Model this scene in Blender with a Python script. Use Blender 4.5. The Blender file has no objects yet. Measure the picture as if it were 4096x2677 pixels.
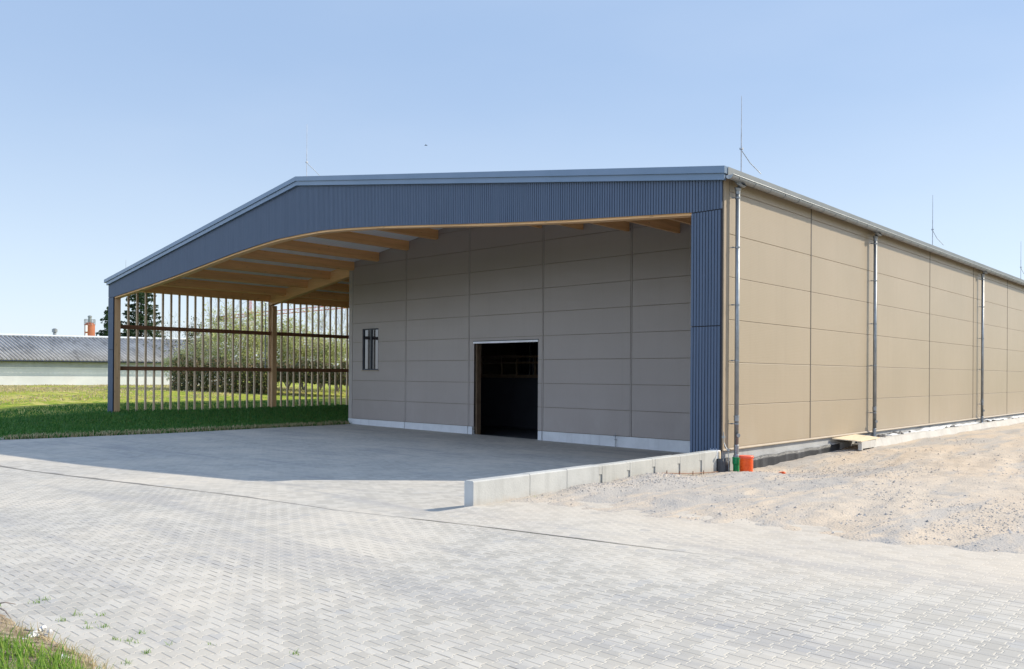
import bpy, bmesh, math, random
import numpy as np
from mathutils import Vector, Matrix
R = math.radians
random.seed(7)
scene = bpy.context.scene
COL = scene.collection

# ------------------------------------------------------------------ camera
cam_data = bpy.data.cameras.new("camera")
cam = bpy.data.objects.new("camera", cam_data)
COL.objects.link(cam)
cam_data.sensor_width = 36.0
cam_data.lens = 29.275
cam_data.shift_y = 0.0378
cam_data.clip_end = 4000.0
cam.matrix_world = (Matrix.Translation((9.516, -17.359, 2.7))
                    @ Matrix.Rotation(0.748, 4, 'Z')
                    @ Matrix.Rotation(R(90) + 0.0022, 4, 'X')
                    @ Matrix.Rotation(0.0064, 4, 'Z'))
scene.camera = cam
scene.cycles.max_bounces = 14
scene.cycles.diffuse_bounces = 8

# ------------------------------------------------------------------ sky, sun, exposure
SUN_ROT, SUN_EL = R(38.0), R(34.0)
world = bpy.data.worlds.new("World")
scene.world = world
world.use_nodes = True
wn = world.node_tree
sky = wn.nodes.new('ShaderNodeTexSky')
sky.sky_type = 'NISHITA'
sky.sun_disc = False
sky.sun_elevation = SUN_EL
sky.sun_rotation = SUN_ROT
sky.air_density = 1.0
sky.dust_density = 0.5
sky.ozone_density = 1.2
bg = wn.nodes['Background']
bg.inputs[1].default_value = 0.12
def wmath(op, a, b_=0.0):
    n = wn.nodes.new('ShaderNodeMath'); n.operation = op
    for i, v in enumerate((a, b_)):
        if isinstance(v, (int, float)): n.inputs[i].default_value = v
        else: wn.links.new(v, n.inputs[i])
    return n.outputs[0]
def wramp(x, a, b_, c=0.0, d=1.0):
    n = wn.nodes.new('ShaderNodeMapRange'); n.interpolation_type = 'SMOOTHSTEP'
    wn.links.new(x, n.inputs[0])
    for i, v in enumerate((a, b_, c, d)): n.inputs[i + 1].default_value = v
    return n.outputs[0]
def wmix(f, a, b_, mode='MIX'):
    n = wn.nodes.new('ShaderNodeMix'); n.data_type = 'RGBA'; n.blend_type = mode
    for k, v in ((0, f), (6, a), (7, b_)):
        if isinstance(v, tuple): n.inputs[k].default_value = (*v, 1)
        elif isinstance(v, (int, float)): n.inputs[k].default_value = v
        else: wn.links.new(v, n.inputs[k])
    return n.outputs[2]
wtc = wn.nodes.new('ShaderNodeTexCoord'); wsep = wn.nodes.new('ShaderNodeSeparateXYZ')
wn.links.new(wtc.outputs['Generated'], wsep.inputs[0])
# thin bright spring haze over the physical sky: paler to the horizon, with fill light added for the canopy in the unseen half behind the camera (-Y)
haze_fill_col = wmix(wramp(wsep.outputs[2], 0.0, 0.38), (3.75, 4.35, 5.05), (2.1, 2.9, 4.25))
wcmb = wn.nodes.new('ShaderNodeCombineXYZ')
for i, top in enumerate((2.7, 2.6, 2.6)): wn.links.new(wramp(wsep.outputs[1], 0.10, -0.70, 1.0, top), wcmb.inputs[i])
haze_fill_col = wmix(1.0, haze_fill_col, wcmb.outputs[0], 'MULTIPLY')
wnz = wn.nodes.new('ShaderNodeTexNoise'); wnz.inputs['Scale'].default_value = 1.6; wnz.inputs['Detail'].default_value = 5
wmp = wn.nodes.new('ShaderNodeMapping'); wmp.inputs['Scale'].default_value = (1, 1, 3.2)
wn.links.new(wtc.outputs['Generated'], wmp.inputs[0]); wn.links.new(wmp.outputs[0], wnz.inputs['Vector'])
haze_fill_col = wmix(wramp(wnz.outputs['Fac'], 0.40, 0.75, 0.0, 0.14), haze_fill_col, (4.2, 4.6, 5.2))
wn.links.new(wmix(0.80, sky.outputs[0], haze_fill_col), bg.inputs[0])
sun_data = bpy.data.lights.new("sun", 'SUN')
sun_data.energy = 3.9
sun_data.angle = R(0.5)
sun_data.color = (1.0, 0.91, 0.76)
sun = bpy.data.objects.new("sun", sun_data)
COL.objects.link(sun)
to_sun = Vector((math.sin(SUN_ROT) * math.cos(SUN_EL), math.cos(SUN_ROT) * math.cos(SUN_EL), math.sin(SUN_EL)))
sun.rotation_euler = to_sun.to_track_quat('Z', 'Y').to_euler()
scene.view_settings.view_transform = 'Standard'
scene.view_settings.look = 'None'
scene.view_settings.gamma = 1.0
scene.view_settings.exposure = 0.75

# ------------------------------------------------------------------ helpers: objects
def tag(o, label=None, cat=None, group=None, kind=None):
    if label: o['label'] = label
    if cat: o['category'] = cat
    if group: o['group'] = group
    if kind: o['kind'] = kind
    return o

def empty(name, loc, label, cat, group=None):
    o = bpy.data.objects.new(name, None)
    o.location = loc
    COL.objects.link(o)
    return tag(o, label, cat, group)

class MB:
    """collects shapes in world coordinates; build() links them as one mesh object"""
    def __init__(self):
        self.v = []; self.f = []
    def add(self, vs, fs):
        n = len(self.v)
        self.v.extend([tuple(p) for p in vs])
        self.f.extend([tuple(i + n for i in f) for f in fs])
        return self
    def box(self, x0, x1, y0, y1, z0, z1):
        vs = [(x0, y0, z0), (x1, y0, z0), (x1, y1, z0), (x0, y1, z0), (x0, y0, z1), (x1, y0, z1), (x1, y1, z1), (x0, y1, z1)]
        return self.add(vs, [(0, 3, 2, 1), (4, 5, 6, 7), (0, 1, 5, 4), (1, 2, 6, 5), (2, 3, 7, 6), (3, 0, 4, 7)])
    def prism_y(self, pts, y0, y1):
        """polygon pts (x,z) extruded along Y"""
        n = len(pts)
        vs = [(x, y0, z) for x, z in pts] + [(x, y1, z) for x, z in pts]
        fs = [tuple(range(n)), tuple(range(2 * n - 1, n - 1, -1))]
        fs += [(i, i + n, (i + 1) % n + n, (i + 1) % n) for i in range(n)]
        return self.add(vs, fs)
    def prism_x(self, pts, x0, x1):
        n = len(pts)
        vs = [(x0, y, z) for y, z in pts] + [(x1, y, z) for y, z in pts]
        fs = [tuple(range(n)), tuple(range(2 * n - 1, n - 1, -1))]
        fs += [(i, i + n, (i + 1) % n + n, (i + 1) % n) for i in range(n)]
        return self.add(vs, fs)
    def prism_z(self, pts, z0, z1):
        n = len(pts)
        vs = [(x, y, z0) for x, y in pts] + [(x, y, z1) for x, y in pts]
        fs = [tuple(range(n)), tuple(range(2 * n - 1, n - 1, -1))]
        fs += [(i, i + n, (i + 1) % n + n, (i + 1) % n) for i in range(n)]
        return self.add(vs, fs)
    def strip_y(self, cols, y0, y1):
        """cols: list of (x, zlow, zhigh): a solid whose lower and upper outlines are polylines"""
        vs = []
        for x, a, b in cols:
            vs += [(x, y0, a), (x, y0, b), (x, y1, a), (x, y1, b)]
        fs = []
        for i in range(len(cols) - 1):
            a, b = i * 4, i * 4 + 4
            fs += [(a, b, b + 1, a + 1), (a + 2, a + 3, b + 3, b + 2), (a, a + 2, b + 2, b), (a + 1, b + 1, b + 3, a + 3)]
        e = (len(cols) - 1) * 4
        fs += [(0, 1, 3, 2), (e, e + 2, e + 3, e + 1)]
        return self.add(vs, fs)
    def tube(self, pts, radii, n=8, caps=True):
        pts = [Vector(p) for p in pts]
        if not isinstance(radii, (list, tuple)): radii = [radii] * len(pts)
        vs, fs = [], []
        for i, p in enumerate(pts):
            t = (pts[min(i + 1, len(pts) - 1)] - pts[max(i - 1, 0)])
            if t.length < 1e-9: t = Vector((0, 0, 1))
            t.normalize()
            u = t.cross(Vector((0, 0, 1)) if abs(t.z) < .95 else Vector((1, 0, 0))).normalized()
            w = t.cross(u)
            for k in range(n):
                a = 2 * math.pi * k / n
                vs.append(p + (u * math.cos(a) + w * math.sin(a)) * radii[i])
        for i in range(len(pts) - 1):
            for k in range(n):
                a, b = i * n + k, i * n + (k + 1) % n
                fs.append((a, b, b + n, a + n))
        if caps:
            fs.append(tuple(range(n - 1, -1, -1)))
            fs.append(tuple(range((len(pts) - 1) * n, len(pts) * n)))
        return self.add(vs, fs)
    def lathe(self, c, prof, n=24):
        """prof: (radius, z) pairs, around vertical axis at c"""
        vs, fs = [], []
        for r, z in prof:
            for k in range(n):
                a = 2 * math.pi * k / n
                vs.append((c[0] + r * math.cos(a), c[1] + r * math.sin(a), c[2] + z))
        for i in range(len(prof) - 1):
            for k in range(n):
                a, b = i * n + k, i * n + (k + 1) % n
                fs.append((a, b, b + n, a + n))
        fs.append(tuple(range(n - 1, -1, -1)))
        fs.append(tuple(range((len(prof) - 1) * n, len(prof) * n)))
        return self.add(vs, fs)
    def build(self, name, mat, parent=None, smooth=False, origin=None):
        me = bpy.data.meshes.new(name)
        base = Vector((0, 0, 0))
        if parent is not None:
            base = wloc(parent)
        o_loc = Vector(origin) if origin is not None else base
        me.from_pydata([(p[0] - o_loc.x, p[1] - o_loc.y, p[2] - o_loc.z) for p in self.v], [], self.f)
        bm = bmesh.new(); bm.from_mesh(me)
        bmesh.ops.recalc_face_normals(bm, faces=bm.faces)
        bm.to_mesh(me); bm.free()
        if smooth:
            for p in me.polygons: p.use_smooth = True
        me.materials.append(mat)
        o = bpy.data.objects.new(name, me)
        COL.objects.link(o)
        if parent is not None:
            o.parent = parent
        o.location = o_loc - base
        return o

def wloc(o):
    l = Vector(o.location)
    while o.parent is not None:
        o = o.parent
        l += o.location
    return l

def raw_mesh(name, verts, faces, mat, parent=None, smooth=False):
    me = bpy.data.meshes.new(name)
    base = wloc(parent) if parent is not None else Vector((0, 0, 0))
    v = np.asarray(verts, dtype=float) - np.array(base)
    me.from_pydata(v.tolist(), [], faces if isinstance(faces, list) else faces.tolist())
    if smooth:
        me.polygons.foreach_set('use_smooth', [True] * len(me.polygons))
    me.materials.append(mat)
    o = bpy.data.objects.new(name, me)
    COL.objects.link(o)
    if parent is not None: o.parent = parent
    return o

# ------------------------------------------------------------------ helpers: materials
class Ex:
    """tiny expression builder for math nodes"""
    def __init__(self, nt, s): self.nt, self.s = nt, s
    def _m(self, op, *a, clamp=False):
        n = self.nt.nodes.new('ShaderNodeMath'); n.operation = op; n.use_clamp = clamp
        for i, v in enumerate((self,) + a):
            if isinstance(v, Ex): self.nt.links.new(v.s, n.inputs[i])
            else: n.inputs[i].default_value = v
        return Ex(self.nt, n.outputs[0])
    def __add__(s, o): return s._m('ADD', o)
    def __sub__(s, o): return s._m('SUBTRACT', o)
    def __mul__(s, o): return s._m('MULTIPLY', o)
    def __truediv__(s, o): return s._m('DIVIDE', o)
    def neg(s): return s._m('MULTIPLY', -1.0)
    def abs(s): return s._m('ABSOLUTE')
    def floor(s): return s._m('FLOOR')
    def fract(s): return s._m('FRACT')
    def round(s): return s._m('ROUND')
    def sin(s): return s._m('SINE')
    def mod(s, o): return s._m('FLOORED_MODULO', o)
    def gt(s, o): return s._m('GREATER_THAN', o)
    def lt(s, o): return s._m('LESS_THAN', o)
    def max(s, o): return s._m('MAXIMUM', o)
    def min(s, o): return s._m('MINIMUM', o)
    def clamp(s, a=0.0, b=1.0): return s._m('MAXIMUM', a)._m('MINIMUM', b)
    def ramp(s, a, b):
        n = s.nt.nodes.new('ShaderNodeMapRange'); n.interpolation_type = 'SMOOTHSTEP'
        s.nt.links.new(s.s, n.inputs[0])
        n.inputs[1].default_value = a; n.inputs[2].default_value = b
        return Ex(s.nt, n.outputs[0])

class Mat:
    def __init__(self, name, rough=0.6, metal=0.0, spec=0.4):
        self.m = bpy.data.materials.new(name); self.m.use_nodes = True
        self.nt = self.m.node_tree; self.b = self.nt.nodes['Principled BSDF']
        self.b.inputs['Roughness'].default_value = rough
        self.b.inputs['Metallic'].default_value = metal
        self.b.inputs['Specular IOR Level'].default_value = spec
        self._pos = None
    def pos(self):
        if self._pos is None:
            self._pos = self.nt.nodes.new('ShaderNodeNewGeometry').outputs['Position']
        return self._pos
    def xyz(self):
        n = self.nt.nodes.new('ShaderNodeSeparateXYZ'); self.nt.links.new(self.pos(), n.inputs[0])
        return [Ex(self.nt, n.outputs[i]) for i in range(3)]
    def noise(self, scale=1.0, detail=4.0, rough=0.55, stretch=(1, 1, 1), dist=0.0):
        mp = self.nt.nodes.new('ShaderNodeMapping'); self.nt.links.new(self.pos(), mp.inputs[0])
        mp.inputs['Scale'].default_value = stretch
        n = self.nt.nodes.new('ShaderNodeTexNoise'); self.nt.links.new(mp.outputs[0], n.inputs['Vector'])
        n.inputs['Scale'].default_value = scale; n.inputs['Detail'].default_value = detail
        n.inputs['Roughness'].default_value = rough; n.inputs['Distortion'].default_value = dist
        return Ex(self.nt, n.outputs['Fac'])
    def voronoi(self, scale=1.0, feature='F1', out='Distance', rnd=1.0):
        n = self.nt.nodes.new('ShaderNodeTexVoronoi'); self.nt.links.new(self.pos(), n.inputs['Vector'])
        n.feature = feature; n.inputs['Scale'].default_value = scale; n.inputs['Randomness'].default_value = rnd
        return n.outputs[out]
    def white(self, *ex):
        c = self.nt.nodes.new('ShaderNodeCombineXYZ')
        for i, e in enumerate(ex): self.nt.links.new(e.s, c.inputs[i])
        n = self.nt.nodes.new('ShaderNodeTexWhiteNoise'); n.noise_dimensions = '3D'
        self.nt.links.new(c.outputs[0], n.inputs['Vector'])
        return Ex(self.nt, n.outputs['Value'])
    def rgb(self, c):
        n = self.nt.nodes.new('ShaderNodeRGB'); n.outputs[0].default_value = (*c, 1); return n.outputs[0]
    def mix(self, fac, a, b, mode='MIX'):
        n = self.nt.nodes.new('ShaderNodeMix'); n.data_type = 'RGBA'; n.blend_type = mode
        if isinstance(fac, Ex): self.nt.links.new(fac.s, n.inputs[0])
        else: n.inputs[0].default_value = fac
        for k, v in ((6, a), (7, b)):
            if isinstance(v, tuple): n.inputs[k].default_value = (*v, 1)
            else: self.nt.links.new(v, n.inputs[k])
        return n.outputs[2]
    def color(self, c):
        if isinstance(c, tuple): self.b.inputs['Base Color'].default_value = (*c, 1)
        else: self.nt.links.new(c, self.b.inputs['Base Color'])
        return self
    def rough(self, e):
        self.nt.links.new(e.s, self.b.inputs['Roughness']); return self
    def bump(self, h, dist=0.01, strength=1.0):
        n = self.nt.nodes.new('ShaderNodeBump'); n.inputs['Distance'].default_value = dist
        n.inputs['Strength'].default_value = strength
        self.nt.links.new(h.s, n.inputs['Height'])
        self.nt.links.new(n.outputs[0], self.b.inputs['Normal'])
        return self

def simple(name, c1, c2=None, scale=3.0, rough=0.6, metal=0.0, stretch=(1, 1, 1), bump=0.0, spec=0.4, lo=.35, hi=.65):
    m = Mat(name, rough, metal, spec)
    n = m.noise(scale, 5, .6, stretch)
    m.color(m.mix(n.ramp(lo, hi), c1, c2 or tuple(x * .85 for x in c1)))
    if bump: m.bump(n, bump)
    return m.m

def wood(name, c1, c2, axis, rough=0.55):
    m = Mat(name, rough)
    st = {'x': (.7, 14, 14), 'y': (14, .7, 14), 'z': (14, 14, .7)}[axis]
    g = m.noise(2.2, 5, .6, st, .4)
    st2 = {'x': (.25, 5, 5), 'y': (5, .25, 5), 'z': (5, 5, .25)}[axis]
    lam = m.noise(1.3, 2, .5, st2)
    c = m.mix(g.ramp(.3, .7), c1, c2)
    c = m.mix(lam.ramp(.35, .7) * .45, c, tuple(x * .7 for x in c2))
    v = m.nt.nodes.new('ShaderNodeTexVoronoi')
    mp = m.nt.nodes.new('ShaderNodeMapping'); m.nt.links.new(m.pos(), mp.inputs[0])
    mp.inputs['Scale'].default_value = {'x': (1.6, 7, 7), 'y': (7, 1.6, 7), 'z': (7, 7, 1.6)}[axis]
    m.nt.links.new(mp.outputs[0], v.inputs['Vector']); v.inputs['Scale'].default_value = 1.0
    knot = Ex(m.nt, v.outputs['Distance']).lt(.1)
    c = m.mix(knot * .6, c, tuple(x * .35 for x in c2))
    m.color(c).bump(g, .003)
    return m.m

M = {}
# coated steel sandwich panels: sand beige on the long wall, a greyer copy with shade put into its colour on the recessed front wall
def panel(name, c1, c2, c3, worn):
    m = Mat(name, .38, 0.0, .5)
    n = m.noise(.35, 4, .5); f = m.noise(60, 3, .6, (1, 1, .15))
    c = m.mix(n.ramp(.3, .7), c1, c2)
    c = m.mix(f.ramp(.3, .8) * .12, c, c3)
    x, y, z = m.xyz()
    dirt = m.noise(1.1, 5, .65, (1, 1, .5)).ramp(.42, .7) * z.ramp(2.2, .4)
    pan = m.white((x / 4.45).floor(), (y / 5.5).floor(), z.floor())
    streak = m.noise(1.0, 4, .6, (3.5, 3.5, .12)).ramp(.52, .72)
    c = m.mix(pan * .12, c, c3)
    c = m.mix(streak * .14, c, c3)
    m.color(m.mix(dirt * .22, c, worn))
    m.bump((z * 160.0).sin() * .25 + f * .3 + m.noise(1.3, 2, .5, (1, 1, .6)) * 4.0, .0012)
    return m.m
M['panel'] = panel('beige_panel', (.292, .235, .160), (.315, .252, .174), (.225, .18, .125), (.40, .36, .30))
M['panel_shade_tone'] = panel('shade_tone_panel', (.262, .226, .205), (.282, .244, .222), (.205, .176, .162), (.36, .33, .30))
M['shade_tone_trim'] = simple('shade_tone_trim', (.33, .295, .27), (.30, .265, .245), 2, .4)  # trim greyed to go with the front wall's painted shade tone
M['joint_bronze'] = simple('joint_bronze', (.10, .082, .062), (.08, .066, .05), 2, .45)
M['panel_trim'] = simple('beige_trim', (.31, .245, .17), (.28, .22, .152), 2, .4)
M['panel_gap'] = simple('panel_joint_core', (.20, .165, .125), (.17, .14, .105), 2, .7)  # darker brown core showing in the panel joints
# blue-grey painted timber boards
m = Mat('blue_boards', .6)
x, y, z = m.xyz()
w_ = m.white((x / .0779).floor(), (y * 0.0))
g = m.noise(3, 5, .6, (22, 4, .5)); g2 = m.noise(1.2, 3, .6)
c = m.mix(w_ * .6, (.043, .066, .106), (.057, .084, .130))
c = m.mix(g.ramp(.35, .75) * .5, c, (.08, .10, .145))
c = m.mix(g2.ramp(.55, .75) * .35, c, (.042, .060, .10))
kv = m.noise(9, 2, .5, (1, 1, .35)).gt(.72)
c = m.mix(kv * .35, c, (.05, .06, .09))
m.color(c).bump(g, .003)
M['boards'] = m.m
M['board_back'] = simple('dark_backing', (.02, .022, .03), None, 2, .8)
M['glulam_y'] = wood('glulam_purlin', (.82, .46, .20), (.74, .385, .155), 'y')
M['glulam_x'] = wood('glulam_beam', (.76, .47, .235), (.68, .39, .17), 'x')
M['glulam_z'] = wood('glulam_post', (.62, .40, .22), (.54, .32, .16), 'z')
M['slat'] = wood('slat_timber', (.66, .50, .33), (.56, .40, .25), 'z')
M['rail'] = wood('rail_timber', (.22, .10, .05), (.16, .07, .035), 'y')
# ceiling: white ribbed sheet
m = Mat('white_ceiling', .5)
x, y, z = m.xyz()
rib = (y / .25).fract()
groove = (rib - .5).abs().lt(.04)
c = m.mix(m.noise(.5).ramp(.3, .7), (.84, .84, .85), (.78, .78, .80))
m.color(m.mix(groove * .35, c, (.45, .45, .48)))
m.bump(groove.neg(), .006)
M['ceiling'] = m.m
# blue-grey coated flashing
M['flashing'] = simple('flashing', (.115, .165, .235), (.10, .15, .215), .8, .4, .0, spec=.4)
M['flashing_eave'] = simple('grey_eave_flashing', (.145, .16, .168), (.12, .137, .145), .8, .55, .0)
M['roof'] = simple('roof_sheet', (.33, .35, .37), None, 1, .4, .2)
# galvanised steel with spangle and streaks
m = Mat('zinc', .42, .7, .4)
n = m.noise(18, 4, .7, (1, 1, .2)); n2 = m.noise(2.5, 3, .6, (1, .3, .4))
c = m.mix(n.ramp(.3, .7), (.30, .315, .325), (.20, .215, .225))
m.color(m.mix(n2.ramp(.45, .8) * .4, c, (.15, .16, .165)))
m.rough(n * .25 + .38)
M['zinc'] = m.m
M['steel'] = simple('thin_steel', (.32, .33, .35), (.24, .25, .27), 8, .45, .8)
M['white_bar'] = simple('white_bar', (.8, .8, .82), None, 2, .5)
# concrete
def concrete(name, c1, c2, c3, sc=1.0, foot=0.0):
    m = Mat(name, .85, 0, .25)
    a = m.noise(1.4 * sc, 6, .62); b = m.noise(26 * sc, 4, .7); s = m.noise(1.1 * sc, 4, .6, (4, 4, .35))
    c = m.mix(a.ramp(.3, .7), c1, c2)
    c = m.mix(s.ramp(.52, .75) * .55, c, c3)
    c = m.mix(b.ramp(.58, .75) * .35, c, tuple(x * .72 for x in c3))
    if foot:
        x, y, z = m.xyz()
        f_ = m.noise(2.6, 5, .65); low = (z + f_ * .5).ramp(.98, .68)
        c = m.mix(low * foot, c, (.36, .285, .21))
        pit = Ex(m.nt, m.voronoi(16)).lt(.085)
        c = m.mix(pit * .5, c, (.18, .18, .175))
    m.color(c).bump(b * .6 + a * .6, .008)
    return m.m
M['concrete'] = concrete('wall_concrete', (.43, .43, .41), (.37, .37, .355), (.29, .29, .275), 1.0, .55)
M['concrete_rough'] = concrete('rough_concrete', (.41, .405, .375), (.345, .34, .315), (.26, .255, .235), 1.0, .6)
M['plinth'] = concrete('plinth_concrete', (.60, .61, .62), (.52, .53, .54), (.42, .42, .43))
M['ledge'] = concrete('ledge_concrete', (.50, .48, .44), (.42, .40, .365), (.36, .34, .305))
# black dimple sheet
m = Mat('dimple_sheet', .38, 0, .5)
v = Ex(m.nt, m.voronoi(42, rnd=0.0))
st = m.noise(1.3, 4, .6, (2.2, 2.2, .4))
c = m.mix(v.lt(.32), (.014, .015, .018), (.05, .052, .058))
m.color(m.mix(st.ramp(.5, .75) * .55, c, (.11, .11, .115)))
m.bump(v.neg(), .012)
M['dimple'] = m.m
M['orange'] = simple('orange_plastic', (.80, .12, .015), (.72, .10, .012), 3, .38, spec=.5)
M['red_lid'] = simple('red_plastic', (.78, .10, .045), None, 3, .4)
M['green'] = simple('green_plastic', (.005, .30, .10), (.004, .25, .08), 3, .35, spec=.5)
M['board_pale'] = wood('pale_board', (.72, .60, .42), (.66, .53, .36), 'y')
M['film'] = simple('white_film', (.74, .76, .77), (.60, .62, .64), 3, .35, bump=.02)
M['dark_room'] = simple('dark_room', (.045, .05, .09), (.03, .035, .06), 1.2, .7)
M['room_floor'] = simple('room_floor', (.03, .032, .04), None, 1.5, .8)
M['glass_dark'] = simple('window_glass', (.012, .014, .018), None, 1, .03, spec=.9)
M['frame_dark'] = simple('window_frame', (.028, .034, .045), None, 2, .5)
M['purlin_pale'] = simple('pale_timber', (.15, .10, .06), (.11, .07, .04), 3, .7)

# ---- ground materials
def sand_mask(m):
    x, y, z = m.xyz()
    n = m.noise(.45, 5, .6)
    a = ((y + 6.3).abs() * -.32 + 1.0 + (n - .5) * 1.6)
    right = (x + .8).ramp(-2.0, 3.0)
    return (a.clamp() * right).clamp()

def pavers(name, turn=0.0, soft=1.0):
    m = Mat(name, .85, 0, .2)
    X, Y, Z = m.xyz()
    ca, sa = math.cos(turn), math.sin(turn)
    wob = m.noise(.6, 2, .5)
    u = (X * ca + Y * sa + wob * .03) / .147
    v = (Y * ca - X * sa + m.noise(.5, 2, .5) * .03) / .178
    k = (u).round()
    odd = k.mod(2.0)
    tr = ((v + odd * .5) * (2 * math.pi)).sin() * 3.2
    disp = tr.clamp(-1.0, 1.0) * .115
    d = u - k - disp
    zig = d.abs().ramp(.062, .03)
    c = k - 1.0 + d.gt(0.0)
    oddc = (c + 1.0).mod(2.0)
    vv = v + oddc * .5 - .25
    fr = (vv + .5).fract() - .5
    cross = fr.abs().ramp(.055, .022)
    sid = m.white(c, (vv + .5).floor())
    big = m.noise(.33, 5, .62); med = m.noise(1.6, 5, .65); fine = m.noise(70, 3, .7)
    col = m.mix(sid.ramp(0.0, 1.0), (.355, .335, .298), (.455, .43, .385))
    col = m.mix(fine.ramp(.35, .75) * .30, col, (.31, .295, .27))
    col = m.mix(big.ramp(.40, .66) * .6, col, (.53, .48, .405))
    tyre = m.noise(.9, 4, .65, (.22, 1.4, 1), .3)
    col = m.mix(tyre.ramp(.50, .68) * .55, col, (.27, .265, .265))
    col = m.mix(med.ramp(.56, .72) * .5, col, (.33, .315, .295))
    col = m.mix(sid.gt(.965) * .35, col, (.25, .255, .265))
    sand = sand_mask(m)
    sandy = m.mix(med.ramp(.3, .7), (.54, .455, .355), (.47, .395, .31))
    jn = m.noise(.8, 3, .6)
    dk = sid.gt(.35) * jn.ramp(.46, .68)
    cj = m.mix(dk, (.30, .28, .25), (.085, .08, .075))
    col = m.mix(zig * (.78 * soft), col, (.58, .53, .445))
    col = m.mix(cross * (.62 * soft), col, cj)
    col = m.mix(sand * .42, col, sandy)
    m.color(col)
    deep = (zig * .55).max(cross * (dk * .8 + .55))
    h = deep.neg() * (sand * -.6 + 1.0) + fine * .10 + sid * .12
    m.bump(h, .007 * soft, 1.0)
    return m.m
M['pavers'] = pavers('zigzag_pavers')
M['pavers_apron'] = pavers('zigzag_pavers_apron', .0, .4)
M['pavers_side'] = pavers('zigzag_pavers_side', .0, .8)
M['kerb'] = concrete('kerb_concrete', (.22, .205, .185), (.17, .16, .145), (.12, .115, .105), 2)

m = Mat('gravel_soil', .95, 0, .15)
x, y, z = m.xyz()
a = m.noise(.32, 6, .62); b = m.noise(3.5, 6, .7); sp = m.noise(26, 4, .75); sp2 = m.noise(60, 2, .6)
tracks = m.noise(.75, 5, .65, (1.6, .35, 1), .5)
c = m.mix(a.ramp(.35, .65), (.50, .405, .305), (.475, .405, .325))
c = m.mix(b.ramp(.45, .72) * .45, c, (.40, .335, .265))
c = m.mix(tracks.ramp(.45, .60) * .8, c, (.345, .325, .30))
stone = Ex(m.nt, m.voronoi(30))
c = m.mix(stone.lt(.16) * b.ramp(.42, .60) * .8, c, (.17, .165, .165))
c = m.mix(sp.ramp(.62, .72) * .6, c, (.26, .235, .21))
c = m.mix(sp2.ramp(.66, .74) * .5, c, (.60, .56, .50))
m.color(c).bump(b * .9 + sp * .6 + stone * .5, .016)
M['gravel'] = m.m

m = Mat('lawn', .95, 0, .1)
a = m.noise(.22, 5, .6); b = m.noise(1.6, 6, .7); f = m.noise(9, 5, .75); s = m.noise(.5, 4, .6, (.5, 1.4, 1))
c = m.mix(b.ramp(.36, .62), (.20, .30, .03), (.52, .46, .10))
c = m.mix(f.ramp(.42, .66) * .75, c, (.11, .22, .02))
c = m.mix(s.ramp(.50, .70) * .6, c, (.66, .54, .22))
x, y, z = m.xyz()
c = m.mix((x + 37.0).ramp(0.0, 2.5) * .8, c, m.mix(f.ramp(.35, .65), (.035, .095, .02), (.075, .15, .035)))  # bank ground darkened: the canopy's shade is mixed into the grass colour
m.color(c).bump(f + b * .7, .14)
M['lawn'] = m.m

def leafmat(name, c1, c2, trans=.35, rough=.6):
    m = Mat(name, rough, 0, .25)
    g = m.nt.nodes.new('ShaderNodeNewGeometry')
    r = Ex(m.nt, g.outputs['Random Per Island'])
    m.color(m.mix(r, c1, c2))
    tb = m.nt.nodes.new('ShaderNodeBsdfTranslucent')
    m.nt.links.new(m.mix(r, tuple(min(1, x * 1.5) for x in c1), tuple(min(1, x * 1.5) for x in c2)), tb.inputs[0])
    mx = m.nt.nodes.new('ShaderNodeMixShader'); mx.inputs[0].default_value = trans
    m.nt.links.new(m.b.outputs[0], mx.inputs[1]); m.nt.links.new(tb.outputs[0], mx.inputs[2])
    m.nt.links.new(mx.outputs[0], m.nt.nodes['Material Output'].inputs[0])
    return m.m
M['grass'] = leafmat('grass_blade', (.07, .19, .014), (.24, .33, .06))
M['grass_dry'] = leafmat('dry_grass_blade', (.34, .27, .14), (.44, .37, .22), .2)
M['bank_grass'] = leafmat('bank_grass_blade', (.018, .10, .018), (.10, .20, .04))  # darker blades, with the shade on the bank put into their colour
M['needles'] = leafmat('needles', (.016, .04, .014), (.035, .065, .022), .12)
M['leaf_spring'] = leafmat('spring_leaf', (.26, .29, .09), (.50, .51, .26), .48)
M['leaf_olive'] = leafmat('olive_leaf', (.28, .29, .12), (.54, .53, .28), .45)
M['leaf_dark'] = leafmat('dark_leaf', (.035, .055, .02), (.10, .105, .045), .2)
M['leaf_brown'] = leafmat('brown_leaf', (.10, .075, .04), (.17, .12, .06), .2)
M['bark'] = simple('bark', (.12, .095, .075), (.07, .055, .045), 6, .9)
M['twig'] = simple('twig', (.30, .25, .21), (.20, .16, .13), 4, .9)

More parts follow.
